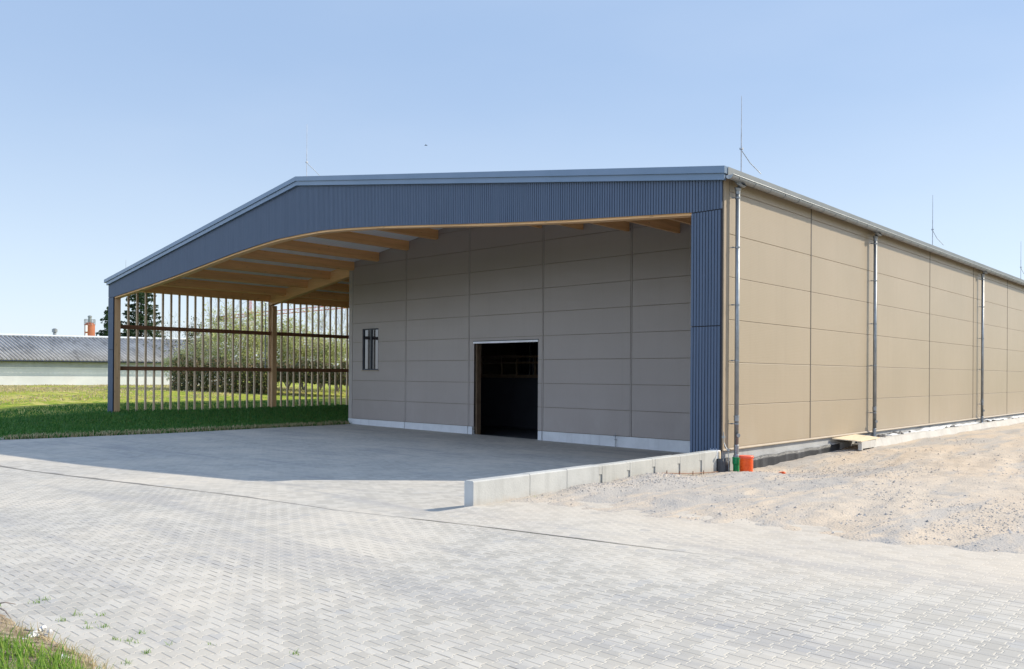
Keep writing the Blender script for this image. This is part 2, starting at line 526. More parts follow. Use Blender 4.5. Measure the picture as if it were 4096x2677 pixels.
# ------------------------------------------------------------------ terrain functions
def ss(a, b, x):
    t = np.clip((x - a) / (b - a), 0, 1); return t * t * (3 - 2 * t)
def road_z(x): return .4 + .2 * ss(-14, -1, x)
def line_y(x): return np.interp(x, [-70, -13.24, -1.15, 1.2, 5.2, 30], [-16.6, -11.01, -9.82, -9.25, -8.53, -4.2])
def edge_x(y): return np.interp(y, [-8, -6.5, -2, 3, 9.3], [-22.9, -23.1, -23.9, -25.3, -26.75])     # border between forecourt and lawn
def floor_z(x, y):
    base = -.0076 * (x + 17.5)
    t = np.clip((y + 10.4) / 19.0, 0, 1)
    return road_z(x) * (1 - t) + base * t
def gravel_z(x, y):
    dip = .2 * np.exp(-((y - 1.5) / 4.5) ** 2) * (1 - ss(1.0, 4.5, x))
    return .6 - dip
def lawn_z(x, y):
    h = np.interp(x, [-200, -51, -36, -33.5, -29, -26, -22], [1.45, 1.4, .66, .60, .30, .06, .06])
    low = .27
    k = ss(-9.5, 0.5, y)
    return np.where(x < -21, np.maximum(low + (h - low) * k, floor_z(x, y) + .025), .0)

def grid(name, xs, ys, fn, mat, mask=None):
    X, Y = np.meshgrid(xs, ys)
    Z = fn(X, Y)
    nx, ny = len(xs), len(ys)
    v = np.stack([X.ravel(), Y.ravel(), Z.ravel()], 1)
    i = np.arange(nx * ny).reshape(ny, nx)
    q = np.stack([i[:-1, :-1], i[:-1, 1:], i[1:, 1:], i[1:, :-1]], -1).reshape(-1, 4)
    if mask is not None:
        cx = (X[:-1, :-1] + X[1:, 1:]) / 2; cy = (Y[:-1, :-1] + Y[1:, 1:]) / 2
        q = q[mask(cx, cy).ravel()]
    return raw_mesh(name, v, q, mat, smooth=True)

rng = np.random.default_rng(3)
def vnoise(x, y, s, seed=0):
    """smooth value noise"""
    x = np.asarray(x) * s; y = np.asarray(y) * s
    xi = np.floor(x).astype(int); yi = np.floor(y).astype(int); fx = x - xi; fy = y - yi
    fx = fx * fx * (3 - 2 * fx); fy = fy * fy * (3 - 2 * fy)
    def h(a, b):
        n = (a * 374761393 + b * 668265263 + seed * 1442695041) & 0x7fffffff
        n = ((n ^ (n >> 13)) * 1274126177) & 0x7fffffff
        return ((n ^ (n >> 16)) & 0xffff) / 65535.0
    return (h(xi, yi) * (1 - fx) + h(xi + 1, yi) * fx) * (1 - fy) + (h(xi, yi + 1) * (1 - fx) + h(xi + 1, yi + 1) * fx) * fy
def fbm(x, y, s, seed=0, o=4):
    r = 0; a = .5
    for k in range(o):
        r = r + a * (vnoise(x, y, s * 2 ** k, seed + k) - .5); a *= .5
    return r

# ground sheet to the horizon (lawn on the left, tucked below the paved sheets)
def ground_fn(X, Y):
    land = lawn_z(X, Y) + (fbm(X, Y, .25, 5) * .10 + fbm(X, Y, 1.3, 9) * .07) * ss(-26, -29, X)
    paved = np.minimum(floor_z(X, Y), gravel_z(X, Y)) - .18
    t = ss(.45, -.05, X - edge_x(Y)) * ss(-8.6, -7.6, Y)
    far = ss(-60, -90, Y)
    low = np.minimum(paved, np.where(Y < line_y(X), road_z(X) - .18, 9))
    low = low * (1 - far) + .2 * far
    return land * t + low * (1 - t)
xs = np.concatenate([[-1800, -900, -500, -300, -200, -150, -120, -100], np.arange(-90, -48, 1.0), np.arange(-48, -22, .25), np.arange(-22, 40, 2.0), [45, 60, 90, 150, 300, 600, 1800]])
ys = np.concatenate([[-1800, -600, -250, -120, -90, -60, -40, -30, -20, -16], np.arange(-13, 16, .25), np.arange(16, 64, 1.0), [70, 80, 100, 140, 200, 400, 900, 1800]])
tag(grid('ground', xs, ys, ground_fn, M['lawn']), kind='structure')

# paved yard in the foreground, then the sloping forecourt
def yard_fn(X, Y): return road_z(X) + fbm(X, Y, .35, 21) * .02 * ss(.1, 2.0, line_y(X) - Y)
o = grid('paved_yard', np.arange(-70, 30.1, .5), np.linspace(0, 1, 60), lambda X, Y: X * 0, M['pavers'])
co = np.array([v.co for v in o.data.vertices]); L = line_y(co[:, 0]); co[:, 1] = -45 + co[:, 1] * (L + 45)
co[:, 2] = yard_fn(co[:, 0], co[:, 1]) + .004
o.data.vertices.foreach_set('co', co.ravel()); tag(o, kind='structure')
def seam(x): return (.034 + .05 * ss(-1.0, -6.0, x)) * (1 - ss(2.6, 5.6, x)) * (.55 + .9 * vnoise(x, x * 0, 1.7, 61)) + .001
o = grid('edging_row', np.arange(-70, 5.7, .25), np.array([0.0, 1.0]), lambda X, Y: X * 0, M['kerb'])
co = np.array([v.co for v in o.data.vertices]); L = line_y(co[:, 0]); co[:, 1] = L + co[:, 1] * seam(co[:, 0])
co[:, 2] = road_z(co[:, 0]) + .009
o.data.vertices.foreach_set('co', co.ravel()); tag(o, kind='structure')
o = grid('forecourt', np.arange(-26.2, .01, .2), np.linspace(0, 1, 60), lambda X, Y: X * 0, M['pavers_apron'])
co = np.array([v.co for v in o.data.vertices]); L = line_y(co[:, 0]) + seam(co[:, 0])
co[:, 1] = L + co[:, 1] * (9.3 - L)
ed = edge_x(co[:, 1]) + fbm(co[:, 1], co[:, 1] * 0, .9, 4) * .45
co[:, 0] = ed + (co[:, 0] + 26.2) / 26.2 * (0 - ed)
co[:, 2] = floor_z(co[:, 0], co[:, 1])
o.data.vertices.foreach_set('co', co.ravel()); tag(o, kind='structure')
o = grid('paved_strip', np.arange(-70, -22.9, .4), np.linspace(0, 1, 12), lambda X, Y: X * 0, M['pavers_apron'])
co = np.array([v.co for v in o.data.vertices]); L = line_y(co[:, 0]) + seam(co[:, 0]); co[:, 1] = L + co[:, 1] * (-7.9 + fbm(co[:, 0], co[:, 0] * 0, .8, 6) * .8 - L)
co[:, 2] = np.minimum(floor_z(co[:, 0], co[:, 1]), road_z(co[:, 0])) + .003 * (co[:, 0] < -23.5)
o.data.vertices.foreach_set('co', co.ravel()); tag(o, kind='structure')
o = grid('paved_apron', np.arange(0.0, 30.1, .25), np.linspace(0, 1, 24), lambda X, Y: X * 0, M['pavers_side'])
co = np.array([v.co for v in o.data.vertices]); L = line_y(co[:, 0]) + seam(co[:, 0]); co[:, 1] = L + co[:, 1] * (-3.0 - L)
co[:, 2] = .6 - .03 * ss(-6, -3, co[:, 1])
o.data.vertices.foreach_set('co', co.ravel()); tag(o, kind='structure')

# gravel and dug soil along the side of the hall; its ragged front edge dips under the pavers
def gravel_edge(X): return np.interp(X, [0, .7, 2.4, 4.3, 6, 7.2, 12, 30], [-6.9, -6.7, -6.75, -6.4, -6.2, -5.7, -4.6, -2.0])
def gravel_fn(X, Y):
    z = gravel_z(X, Y) + fbm(X * 1.5 + Y * .25, Y * .22, 1.0, 71) * .12 * ss(1.0, 2.5, X) + fbm(X, Y, .5, 31) * .10 + fbm(X, Y, 2.2, 37) * .07 + fbm(X, Y, 7, 41) * .035
    e = (Y - gravel_edge(X)) + fbm(X, Y, .7, 51) * 1.1
    lift = .035 * ss(0, 1.2, e) - .12 * ss(.1, -.8, e)
    wallheap = (.16 * np.exp(-((Y + 3.1) / .9) ** 2) * np.exp(-((X - .35) / .55) ** 2)
                + .10 * np.exp(-((Y + 5.2) / .7) ** 2) * np.exp(-((X - .25) / .35) ** 2)
                + .10 * np.exp(-((Y + .6) / 1.2) ** 2) * np.exp(-((X - 1.0) / .7) ** 2))
    return z + lift + wallheap + .02
gx = np.concatenate([np.arange(.0, 9, .06), np.arange(9, 30, .6)])
gy = np.concatenate([np.arange(-8.2, 9, .07), np.arange(9, 62, .4)])
tag(grid('gravel_yard', gx, gy, gravel_fn, M['gravel']), kind='structure')
GH = lambda x, y: float(gravel_fn(np.array([x]), np.array([y]))[0])

# scattered stones on the gravel: nobody could count them
def stones():
    vs, fs = [], []
    r = random.Random(11)
    pts = []
    for _ in range(9000):
        x = r.uniform(.1, 11); y = r.uniform(-7.2, 14)
        e = y - float(np.interp(x, [0, .7, 2.4, 4.3, 6, 7.2, 12, 30], [-6.9, -6.7, -6.75, -6.4, -6.2, -5.7, -4.6, -2.0]))
        if e < -.2: continue
        dens = .25 + .75 * (vnoise(x, y, .9, 77) > .52)
        if r.random() > dens: continue
        pts.append((x, y, r.choice([.008, .010, .010, .012, .014, .018, .026]) * r.uniform(.7, 1.3)))
    for cx, cy, sx, sy, n, s in ((.45, -3.1, .35, .8, 520, .020), (.3, -5.2, .25, .5, 260, .018), (1.5, .9, .6, 1.3, 700, .018), (2.4, 2.5, .8, 1.2, 500, .018)):
        for _ in range(n):
            pts.append((abs(r.gauss(cx, sx)) + .03, r.gauss(cy, sy), s * r.uniform(.5, 1.3)))
    for _ in range(3600):
        x, y = r.uniform(2.2, 10.5), r.gauss(-3.6, 1.5)
        if y < float(np.interp(x, [0, .7, 2.4, 4.3, 6, 7.2, 12, 30], [-6.9, -6.7, -6.75, -6.4, -6.2, -5.7, -4.6, -2.0])) - .15: continue
        if vnoise(x, y, 1.1, 91) < .48: continue
        pts.append((x, y, r.uniform(.009, .021)))
    X = np.array([p[0] for p in pts]); Y = np.array([p[1] for p in pts]); Zs = gravel_fn(X, Y)
    for (x, y, s), z in zip(pts, Zs):
        n = len(vs); k = 6
        for q in range(k):
            a = 2 * math.pi * q / k + r.uniform(-.3, .3); rr = s * r.uniform(.7, 1.1)
            vs.append((x + rr * math.cos(a), y + rr * math.sin(a), z + s * r.uniform(-.1, .25)))
        vs.append((x + r.uniform(-.3, .3) * s, y + r.uniform(-.3, .3) * s, z + s * r.uniform(.55, .95)))
        for q in range(k): fs.append((n + q, n + (q + 1) % k, n + k))
    m = Mat('stone_bits', .9, 0, .2)
    g = m.nt.nodes.new('ShaderNodeNewGeometry'); rr = Ex(m.nt, g.outputs['Random Per Island'])
    m.color(m.mix(rr, (.25, .235, .22), (.56, .48, .40)))
    tag(raw_mesh('gravel_stones', vs, fs, m.m), kind='stuff')
stones()

# ================================================================== THE HALL
XL, XR, XM = -35.04, 0.0, -17.52
SL = .1435
LEN = 62.0
def d_(x): return abs(x - XM)
def z_roof(x): return 10.01 - SL * d_(x)       # top of roof
def z_ceil(x): return 9.92 - SL * d_(x)
def z_purl(x): return 9.48 - SL * d_(x)        # underside of purlins
def z_clad(x): return 9.74 - .1437 * d_(x)     # top of the gable boards
_ud = [0, 1.5, 3, 5, 7, 10.4, 13, 16.9, 17.6]; _uz = [7.89, 7.88, 7.79, 7.63, 7.43, 7.09, 6.86, 6.565, 6.52]
def z_under(x): return float(np.interp(d_(x), _ud, _uz))   # curved underside of the gable
hall = empty('timber_hall', (XM, 0, 0), 'large hall with blue board gable, open timber canopy and beige panel walls', 'hall')
tag(hall)
P = lambda name, mb, mat, parent=hall, **k: mb.build(name, M[mat], parent, **k)

# roof: two slopes as one sheet with thickness, plus ridge cap
rf = MB()
xe0, xe1 = XL - .22, XR + .13
rf.add([(xe0, -.02, z_roof(xe0)), (XM, -.02, z_roof(XM)), (xe1, -.02, z_roof(xe1)), (xe0, LEN, z_roof(xe0)), (XM, LEN, z_roof(XM)), (xe1, LEN, z_roof(xe1)),
        (xe0, -.02, z_ceil(xe0) + .012), (XM, -.02, z_ceil(XM) + .012), (xe1, -.02, z_ceil(xe1) + .012), (xe0, LEN, z_ceil(xe0) + .012), (XM, LEN, z_ceil(XM) + .012), (xe1, LEN, z_ceil(xe1) + .012)],
       [(0, 1, 4, 3), (1, 2, 5, 4), (6, 9, 10, 7), (7, 10, 11, 8), (0, 6, 7, 1), (1, 7, 8, 2), (3, 4, 10, 9), (4, 5, 11, 10), (0, 3, 9, 6), (2, 8, 11, 5)])
roof = P('roof', rf, 'roof')
rc = MB(); rc.strip_y([(XM - .3, z_roof(XM - .3) + .004, z_roof(XM - .3) + .02), (XM, z_roof(XM) + .004, z_roof(XM) + .03), (XM + .3, z_roof(XM + .3) + .004, z_roof(XM + .3) + .02)], -.12, LEN)
P('ridge_cap', rc, 'flashing', roof)
cl = MB()
cl.strip_y([(XL + .02, z_ceil(XL) - .012, z_ceil(XL) + .004), (XM, z_ceil(XM) - .012, z_ceil(XM) + .004), (XR - .02, z_ceil(XR) - .012, z_ceil(XR) + .004)], .12, LEN - .2)
P('ceiling', cl, 'ceiling')
# verge flashing along the gable: tall upper cap and a slightly recessed lower apron
vg = MB()
vg.strip_y([(xe0 - .04, z_roof(xe0) - .13, z_roof(xe0) + .035), (XM, z_roof(XM) - .13, z_roof(XM) + .035), (xe1 + .0, z_roof(xe1) - .13, z_roof(xe1) + .035)], -.16, -.021)
P('verge_cap', vg, 'flashing', roof)
vg = MB()
vg.strip_y([(XL - .06, z_clad(XL) - .02, z_roof(XL) - .131), (XM, z_clad(XM) - .02, z_roof(XM) - .131), (XR + .10, z_clad(XR) - .02, z_roof(XR) - .131)], -.115, -.021)
P('verge_apron', vg, 'flashing', roof)
# eave flashing standing above the gutter, in lengths
ev = MB(); y = -.02
for k in range(21):
    ev.box(XR + .131, XR + .146 + .002 * (k % 2), y + .006, y + 2.96, z_roof(XR + .13) - .22, z_roof(XR + .13) + .035); y += 2.96
P('eave_flashing', ev, 'flashing_eave', roof)
ev = MB(); ev.box(XL - .238, XL - .221, -.02, LEN, z_roof(XL - .22) - .22, z_roof(XL - .22) + .035)
P('eave_flashing', ev, 'flashing_eave', roof)

# gable boards: single battens with open joints over a dark backing
def board_run(mb, x0, x1, zlo, zhi, yf=-.030, yb=-.004, pitch=.0779, w=.060):
    x = x0
    while x + w <= x1 + .001:
        a, b = x, x + w
        mb.add([(a, yf, zlo(a)), (b, yf, zlo(b)), (b, yf, zhi(b)), (a, yf, zhi(a)), (a, yb, zlo(a)), (b, yb, zlo(b)), (b, yb, zhi(b)), (a, yb, zhi(a))],
               [(0, 1, 2, 3), (0, 4, 5, 1), (1, 5, 6, 2), (2, 6, 7, 3), (3, 7, 4, 0)])
        x += pitch
SPL1, SPL2 = 6.56, 3.87
def zl_g(x): return SPL1 + .012 if (x < XL + .62 or x > -.80) else z_under(x)
gb = MB(); board_run(gb, XL, XR, zl_g, z_clad)
gable = P('gable_cladding', gb, 'boards')
bk = MB()
xsn = [XL + .62] + list(np.linspace(XL + .7, -.85, 60)) + [-.80]
bk.strip_y([(XL + .01, SPL1, z_clad(XL)), (XL + .62, SPL1, z_clad(XL + .62))], 0.0, .04)
bk.strip_y([(x, z_under(x) + .01, z_clad(x)) for x in sorted(xsn + [XM])], 0.0, .04)
bk.strip_y([(-.80, SPL1, z_clad(-.80)), (XR - .01, SPL1, z_clad(XR))], 0.0, .04)
P('backing', bk, 'board_back', gable)
for (x0, x1, zb) in ((XL, XL + .62, .62), (-.80, XR, .35)):
    cm = MB()
    board_run(cm, x0, x1, lambda x: SPL2 + .012, lambda x: SPL1 - .012)
    board_run(cm, x0, x1, lambda x: zb, lambda x: SPL2 - .012)
    c_ = P('corner_cladding', cm, 'boards')
    b_ = MB(); b_.box(x0 + .01, x1 - .01, 0, .04, zb + .02, SPL1)
    P('backing', b_, 'board_back', c_)
# left outer return of the cladding
lr = MB(); lr.box(XL - .004, XL + .03, .042, .46, .5, z_ceil(XL) - .05)
P('side_cladding', lr, 'boards')

# glulam front beam following the curved underside
fb = MB(); fb.strip_y([(x, z_under(x) - .055, min(z_under(x) + .9, z_ceil(x) - .02)) for x in np.linspace(XL + .5, -.45, 70)], .045, .33)
P('front_beam', fb, 'glulam_x')
# corner posts behind the cladding
ps = MB(); ps.box(XL + .04, XL + .64, .05, .34, .45, 6.53); P('post', ps, 'glulam_z')
ps = MB(); ps.box(XL + .04, XL + .22, .345, .50, .5, z_purl(XL) - .02); P('post', ps, 'glulam_z')
ps = MB(); ps.box(-.76, -.05, .05, .34, .3, 6.53); P('post', ps, 'glulam_z')
# inner frame beside the inner wall
Y2 = 9.17
rb = MB(); rb.strip_y([(x, z_purl(x) - .22, z_ceil(x) - .02) for x in (XL + .03, -26.95)], Y2 + .03, Y2 + .33)
P('frame_beam', rb, 'glulam_x')
ps = MB(); ps.box(XL + .03, XL + .40, Y2 + .1, Y2 + .38, .55, z_purl(XL) - .23); P('post', ps, 'glulam_z')
Y3 = 15.05
ps = MB(); ps.box(XL + .03, XL + .32, Y3, Y3 + .22, .5, z_purl(XL) - .02); pq = P('post', ps, 'glulam_z')
for zb in (6.75, 6.55, 6.15):
    bt = MB(); bt.tube([(XL + .16, Y3 - .014, zb), (XL + .16, Y3 + .01, zb)], .03, 8); P('bolt', bt, 'zinc', pq)

# purlins (each runs from the gable to the inner wall; the left ones pass over the inner frame)
pxs = [-17.7 + .0 + 2.2 * k for k in range(-7, 9)]
pxs = [-34.86] + [-33.1, -30.9, -28.7, -26.5, -24.4, -22.05, -19.92, -17.7, -15.48, -13.43, -11.22, -8.98, -6.74, -4.55, -2.35]
for x in pxs:
    w = .20
    xa, xb = (x - w, x) if x > -34 else (XL + .02, XL + .02 + w)
    yend = Y2 - .002 if x > -26.9 else 15.25
    pm = MB()
    zl = z_purl(max(xa, xb) if x < XM else max(xa, xb))
    pm.add([(xa, .335, z_purl(xa)), (xb, .335, z_purl(xb)), (xb, .335, z_ceil(xb) - .013), (xa, .335, z_ceil(xa) - .013),
            (xa, yend, z_purl(xa)), (xb, yend, z_purl(xb)), (xb, yend, z_ceil(xb) - .013), (xa, yend, z_ceil(xa) - .013)],
           [(0, 1, 2, 3), (4, 7, 6, 5), (0, 4, 5, 1), (1, 5, 6, 2), (2, 6, 7, 3), (3, 7, 4, 0)])
    P('purlin', pm, 'glulam_y')

# slatted side of the canopy
slat_y = list(np.linspace(.96, 8.73, 18)) + [9.22] + list(np.linspace(10.06, 14.43, 11)) + [14.88]
for yy in slat_y:
    s_ = MB(); s_.box(XL + .03, XL + .13, yy - .046, yy + .046, .45, z_purl(XL) + .0 - .003)
    P('slat', s_, 'slat')
for (y0, y1) in ((.36, Y2 + .098), (Y2 + .382, Y3 - .002)):
    for zc in (2.92, 5.085):
        r_ = MB(); r_.box(XL + .135, XL + .24, y0, y1, zc - .105, zc + .105)
        P('rail', r_, 'rail')
dp = MB(); dp.tube([(XL + .05, 9.0, 2.9), (XL + .05, 9.0, 6.9)], .035, 8); P('drain_pipe', dp, 'zinc')

# inner wall in sandwich panels, with door opening and window
JX = [-26.65, -22.25, -17.79, -13.34, -8.87, -4.42, -.04]
iw = MB()
SEAM = [.36 + k for k in range(0, 11)]
DX0, DX1, DZ = -17.46, -13.60, 4.17
WX0, WX1, WZ0, WZ1 = -25.76, -24.42, 2.90, 5.06
def panel_rect(mb, x0, x1, z0, z1, y=Y2, t=.09):
    """clip the panel under the sloping ceiling"""
    def top(x): return min(z1, z_ceil(x) - .02)
    if top(x0) <= z0 + .02 and top(x1) <= z0 + .02: return
    xsn = [x0]
    for xm in (XM,):
        if x0 < xm < x1: xsn.append(xm)
    for s in (1, -1):
        xc = XM + s * (9.90 - z1) / SL
        if x0 < xc < x1: xsn.append(xc)
        xc = XM + s * (9.90 - z0) / SL
        if x0 < xc < x1: xsn.append(xc)
    xsn = sorted(xsn + [x1])
    mb.strip_y([(x, z0, max(z0 + .001, top(x))) for x in xsn], y, y + t)
g = .006
for i in range(len(JX) - 1):
    for k in range(len(SEAM) - 1):
        x0, x1, z0, z1 = JX[i] + .042, JX[i + 1] - .042, SEAM[k] + .011, SEAM[k + 1] - .011
        rects = [(x0, x1, z0, z1)]
        for (a0, a1, b0, b1) in ((DX0, DX1, -1, DZ), (WX0, WX1, WZ0, WZ1)):
            out = []
            for (p0, p1, q0, q1) in rects:
                if a1 <= p0 or a0 >= p1 or b1 <= q0 or b0 >= q1: out.append((p0, p1, q0, q1)); continue
                if a0 > p0: out.append((p0, a0, q0, q1))
                if a1 < p1: out.append((a1, p1, q0, q1))
                if b0 > q0: out.append((max(a0, p0), min(a1, p1), q0, b0))
                if b1 < q1: out.append((max(a0, p0), min(a1, p1), b1, q1))
            rects = out
        for rct in rects: panel_rect(iw, *rct)
inner = P('inner_wall', iw, 'panel_shade_tone')
for xj in JX[1:-1]:
    cap = MB(); cap.box(xj - .020, xj + .020, Y2 - .004, Y2 + .05, .36, z_ceil(xj) - .03); P('joint_cover', cap, 'shade_tone_trim', inner)
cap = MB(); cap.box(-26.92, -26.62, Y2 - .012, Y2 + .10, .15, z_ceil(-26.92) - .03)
P('corner_trim', cap, 'shade_tone_trim', inner)
bkp = MB()
for (a0, a1, b0, b1) in ((-26.9, WX0, .2, 99), (WX0, WX1, .2, WZ0), (WX0, WX1, WZ1, 99), (WX1, DX0, .2, 99), (DX0, DX1, DZ, 99), (DX1, -.05, .2, 99)):
    def top(x): return min(b1, z_ceil(x) - .02)
    xsn = sorted({a0, a1} | ({XM} if a0 < XM < a1 else set()))
    bkp.strip_y([(x, b0, top(x)) for x in xsn], Y2 + .03, Y2 + .12)
P('core', bkp, 'panel_gap', inner)
# return wall and back wall closing the canopy
rw = MB(); rw.box(-26.9, -26.78, Y2 + .125, LEN - .1, 0, z_ceil(-26.9) - .03); P('return_wall', rw, 'panel')
rw = MB(); rw.strip_y([(x, .2, z_ceil(x) - .03) for x in (XL + .02, -26.92)], 15.3, 15.42); P('back_wall', rw, 'panel')
rw = MB(); rw.box(XL - .10, XL, 15.45, LEN, .5, z_ceil(XL) - .03); P('left_wall', rw, 'panel')
rw = MB(); rw.strip_y([(x, .1, z_ceil(x) - .03) for x in (XL, XM, XR - .1)], LEN - .1, LEN); P('rear_wall', rw, 'panel')
# plinth
pl = MB()
for x0, x1 in ((-26.90, -22.28), (-22.25, -17.80), (-17.78, DX0 - .04), (DX1 + .04, -13.33), (-13.30, -.05)):
    pl.box(x0 + .01, x1 - .01, Y2 - .05, Y2 + .10, -.25, .35)
P('plinth', pl, 'plinth')
# door opening: jambs, roller bar, dark hall behind
dj = MB(); dj.box(DX0, DX0 + .08, Y2 + .125, Y2 + .38, -.2, DZ); dj.box(DX1 - .05, DX1, Y2 + .125, Y2 + .3, -.2, DZ)
dj.box(DX0, DX1, Y2 + .125, Y2 + .3, DZ - .04, DZ + .02)
frame = P('door_frame', dj, 'purlin_pale')
wb = MB(); wb.box(DX0 - .02, DX1 + .02, Y2 - .03, Y2 + .02, DZ - .055, DZ + .025); P('roller_bar', wb, 'white_bar', frame)
dk = MB(); dk.box(DX0 - .02, DX1 + .02, Y2 - .04, Y2 + .02, DZ + .026, DZ + .06); P('roller_slot', dk, 'frame_dark', frame)
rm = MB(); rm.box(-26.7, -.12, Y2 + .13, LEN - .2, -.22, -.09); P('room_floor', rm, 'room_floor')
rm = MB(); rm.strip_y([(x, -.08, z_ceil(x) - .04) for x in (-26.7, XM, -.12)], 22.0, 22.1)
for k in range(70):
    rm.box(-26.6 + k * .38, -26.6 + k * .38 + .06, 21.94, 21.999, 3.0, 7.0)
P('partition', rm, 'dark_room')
rm = MB()
for xx in (-25.4, -24.6, -23.8, -28.3 + 3.2): rm.box(xx, xx + .035, 21.86, 21.93, 2.6, 6.5)  # white strips standing in for bright light slits in the partition
P('light_slit_strip', rm, 'white_bar')
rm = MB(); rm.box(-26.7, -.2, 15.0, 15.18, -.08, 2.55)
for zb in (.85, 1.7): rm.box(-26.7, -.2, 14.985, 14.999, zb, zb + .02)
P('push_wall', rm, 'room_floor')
rl = MB(); rl.box(-26.6, -.3, 15.02, 15.10, 2.56, 2.72)
for xx in (-22.87, -21.38, -20.29, -19.0, -17.6): rl.box(xx - .05, xx + .05, 15.11, 15.19, 2.56, 3.75)
for zb in (3.62, 3.30): rl.box(-26.6, -.3, 15.03, 15.10, zb, zb + .11)
P('railing', rl, 'purlin_pale')
# window
wf = MB(); t = .07
wf.box(WX0, WX0 + t, Y2 + .03, Y2 + .125, WZ0, WZ1); wf.box(WX1 - t, WX1, Y2 + .03, Y2 + .125, WZ0, WZ1)
wf.box(WX0 + t, WX1 - t, Y2 + .03, Y2 + .125, WZ0, WZ0 + t); wf.box(WX0 + t, WX1 - t, Y2 + .03, Y2 + .125, WZ1 - t, WZ1)
xm = (WX0 + WX1) / 2; wf.box(xm - .05, xm + .05, Y2 + .03, Y2 + .125, WZ0 + t, WZ1 - t)
win = P('window', wf, 'frame_dark')
gl = MB(); gl.box(WX0 + t, xm - .05, Y2 + .08, Y2 + .09, WZ0 + t, WZ1 - t); gl.box(xm + .05, WX1 - t, Y2 + .08, Y2 + .09, WZ0 + t, WZ1 - t)
P('pane', gl, 'glass_dark', win)
ws = MB(); ws.box(WX0 - .05, WX1 + .05, Y2 - .05, Y2 + .03, WZ0 - .045, WZ0 - .002); P('sill', ws, 'panel_trim', win)

# outer side wall: panel bays between vertical joints
JY = [.30, 4.91, 9.93, 15.32, 21.13, 26.94, 32.6, 38.2, 43.8, 49.4, 55.0, LEN - .02]
ZB = 1.027
sw = MB()
for i in range(len(JY) - 1):
    for k in range(7):
        z0, z1 = ZB + k + .004, min(ZB + k + 1 - .004, z_ceil(0) - .05)
        if k == 6: z1 = z_ceil(XR) - .05
        if z1 < z0 + .05: continue
        y0, y1 = JY[i] + .03, JY[i + 1] - .03
        # panel with a small chamfer at the seams
        pts = [(XR - .10, z0), (XR - .006, z0), (XR, z0 + .008), (XR, z1 - .008), (XR - .006, z1), (XR - .10, z1)]
        sw.add([(px, y0, pz) for px, pz in pts] + [(px, y1, pz) for px, pz in pts],
               [tuple(range(6)), tuple(range(11, 5, -1))] + [(j, j + 6, (j + 1) % 6 + 6, (j + 1) % 6) for j in range(6)])
side = P('side_wall', sw, 'panel')
bkp = MB(); bkp.box(XR - .11, XR - .03, .28, LEN - .12, ZB + .02, z_ceil(XR) - .06); P('core', bkp, 'panel_gap', side)
for yj in JY[1:-1]:
    jc = MB(); jc.box(XR - .03, XR + .006, yj - .024, yj + .024, ZB, z_ceil(XR) - .06); P('joint_cover', jc, 'joint_bronze', side)
ct = MB()
ct.prism_z([(XR - .0, .044), (XR + .02, .044), (XR + .02, .115), (XR + .006, .12), (XR + .006, .30), (XR - .05, .30), (XR - .05, .044)], ZB - .02, z_ceil(XR) - .05)
P('corner_trim', ct, 'panel_trim', side)
bs = MB(); bs.prism_y([(XR - .05, ZB - .035), (XR + .035, ZB - .05), (XR + .04, ZB - .035), (XR + .004, ZB + .003), (XR - .05, ZB + .003)], .05, LEN - .02); P('base_trim', bs, 'panel_trim', side)
M['plinth_side'] = concrete('side_plinth_concrete', (.37, .37, .365), (.31, .31, .305), (.25, .25, .245))
pp = MB(); pp.box(XR - .14, XR - .045, .0, LEN, .0, ZB - .036); P('plinth', pp, 'plinth_side')
pp = MB(); pp.box(XR - .13, XR + .012, .35, LEN, .1, .80); P('plinth', pp, 'plinth_side')

# gutter with brackets, downpipes with funnels
GXC, GZ, GR = XR + .240, z_roof(XR + .13) - .19, .090
gt = MB()
arc = [math.pi * (1 + k / 12) for k in range(13)]
prof = [(GXC + GR * math.cos(a), GZ + GR * math.sin(a)) for a in arc] + [(GXC + (GR - .006) * math.cos(a), GZ + (GR - .006) * math.sin(a)) for a in reversed(arc)]
y0g, y1g = -.14, LEN
n_ = len(prof)
gt.add([(a, y0g, b) for a, b in prof] + [(a, y1g, b) for a, b in prof], [(i, i + n_, (i + 1) % n_ + n_, (i + 1) % n_) for i in range(n_)])
gt.add([(GXC + GR * math.cos(a), y0g, GZ + GR * math.sin(a)) for a in arc], [tuple(range(13))])
gt.tube([(GXC + GR + .004, y0g, GZ + .004), (GXC + GR + .004, y1g, GZ + .004)], .011, 8)
gutter = P('gutter', gt, 'zinc', smooth=False)
yb = .22
while yb < LEN:
    bb = MB()
    pr2 = [(GXC + (GR + .009) * math.cos(a), GZ + (GR + .009) * math.sin(a)) for a in arc] + [(GXC + (GR + .001) * math.cos(a), GZ + (GR + .001) * math.sin(a)) for a in reversed(arc)]
    bb.prism_y(pr2, yb - .018, yb + .018)
    P('gutter_bracket', bb, 'zinc', gutter)
    yb += .80
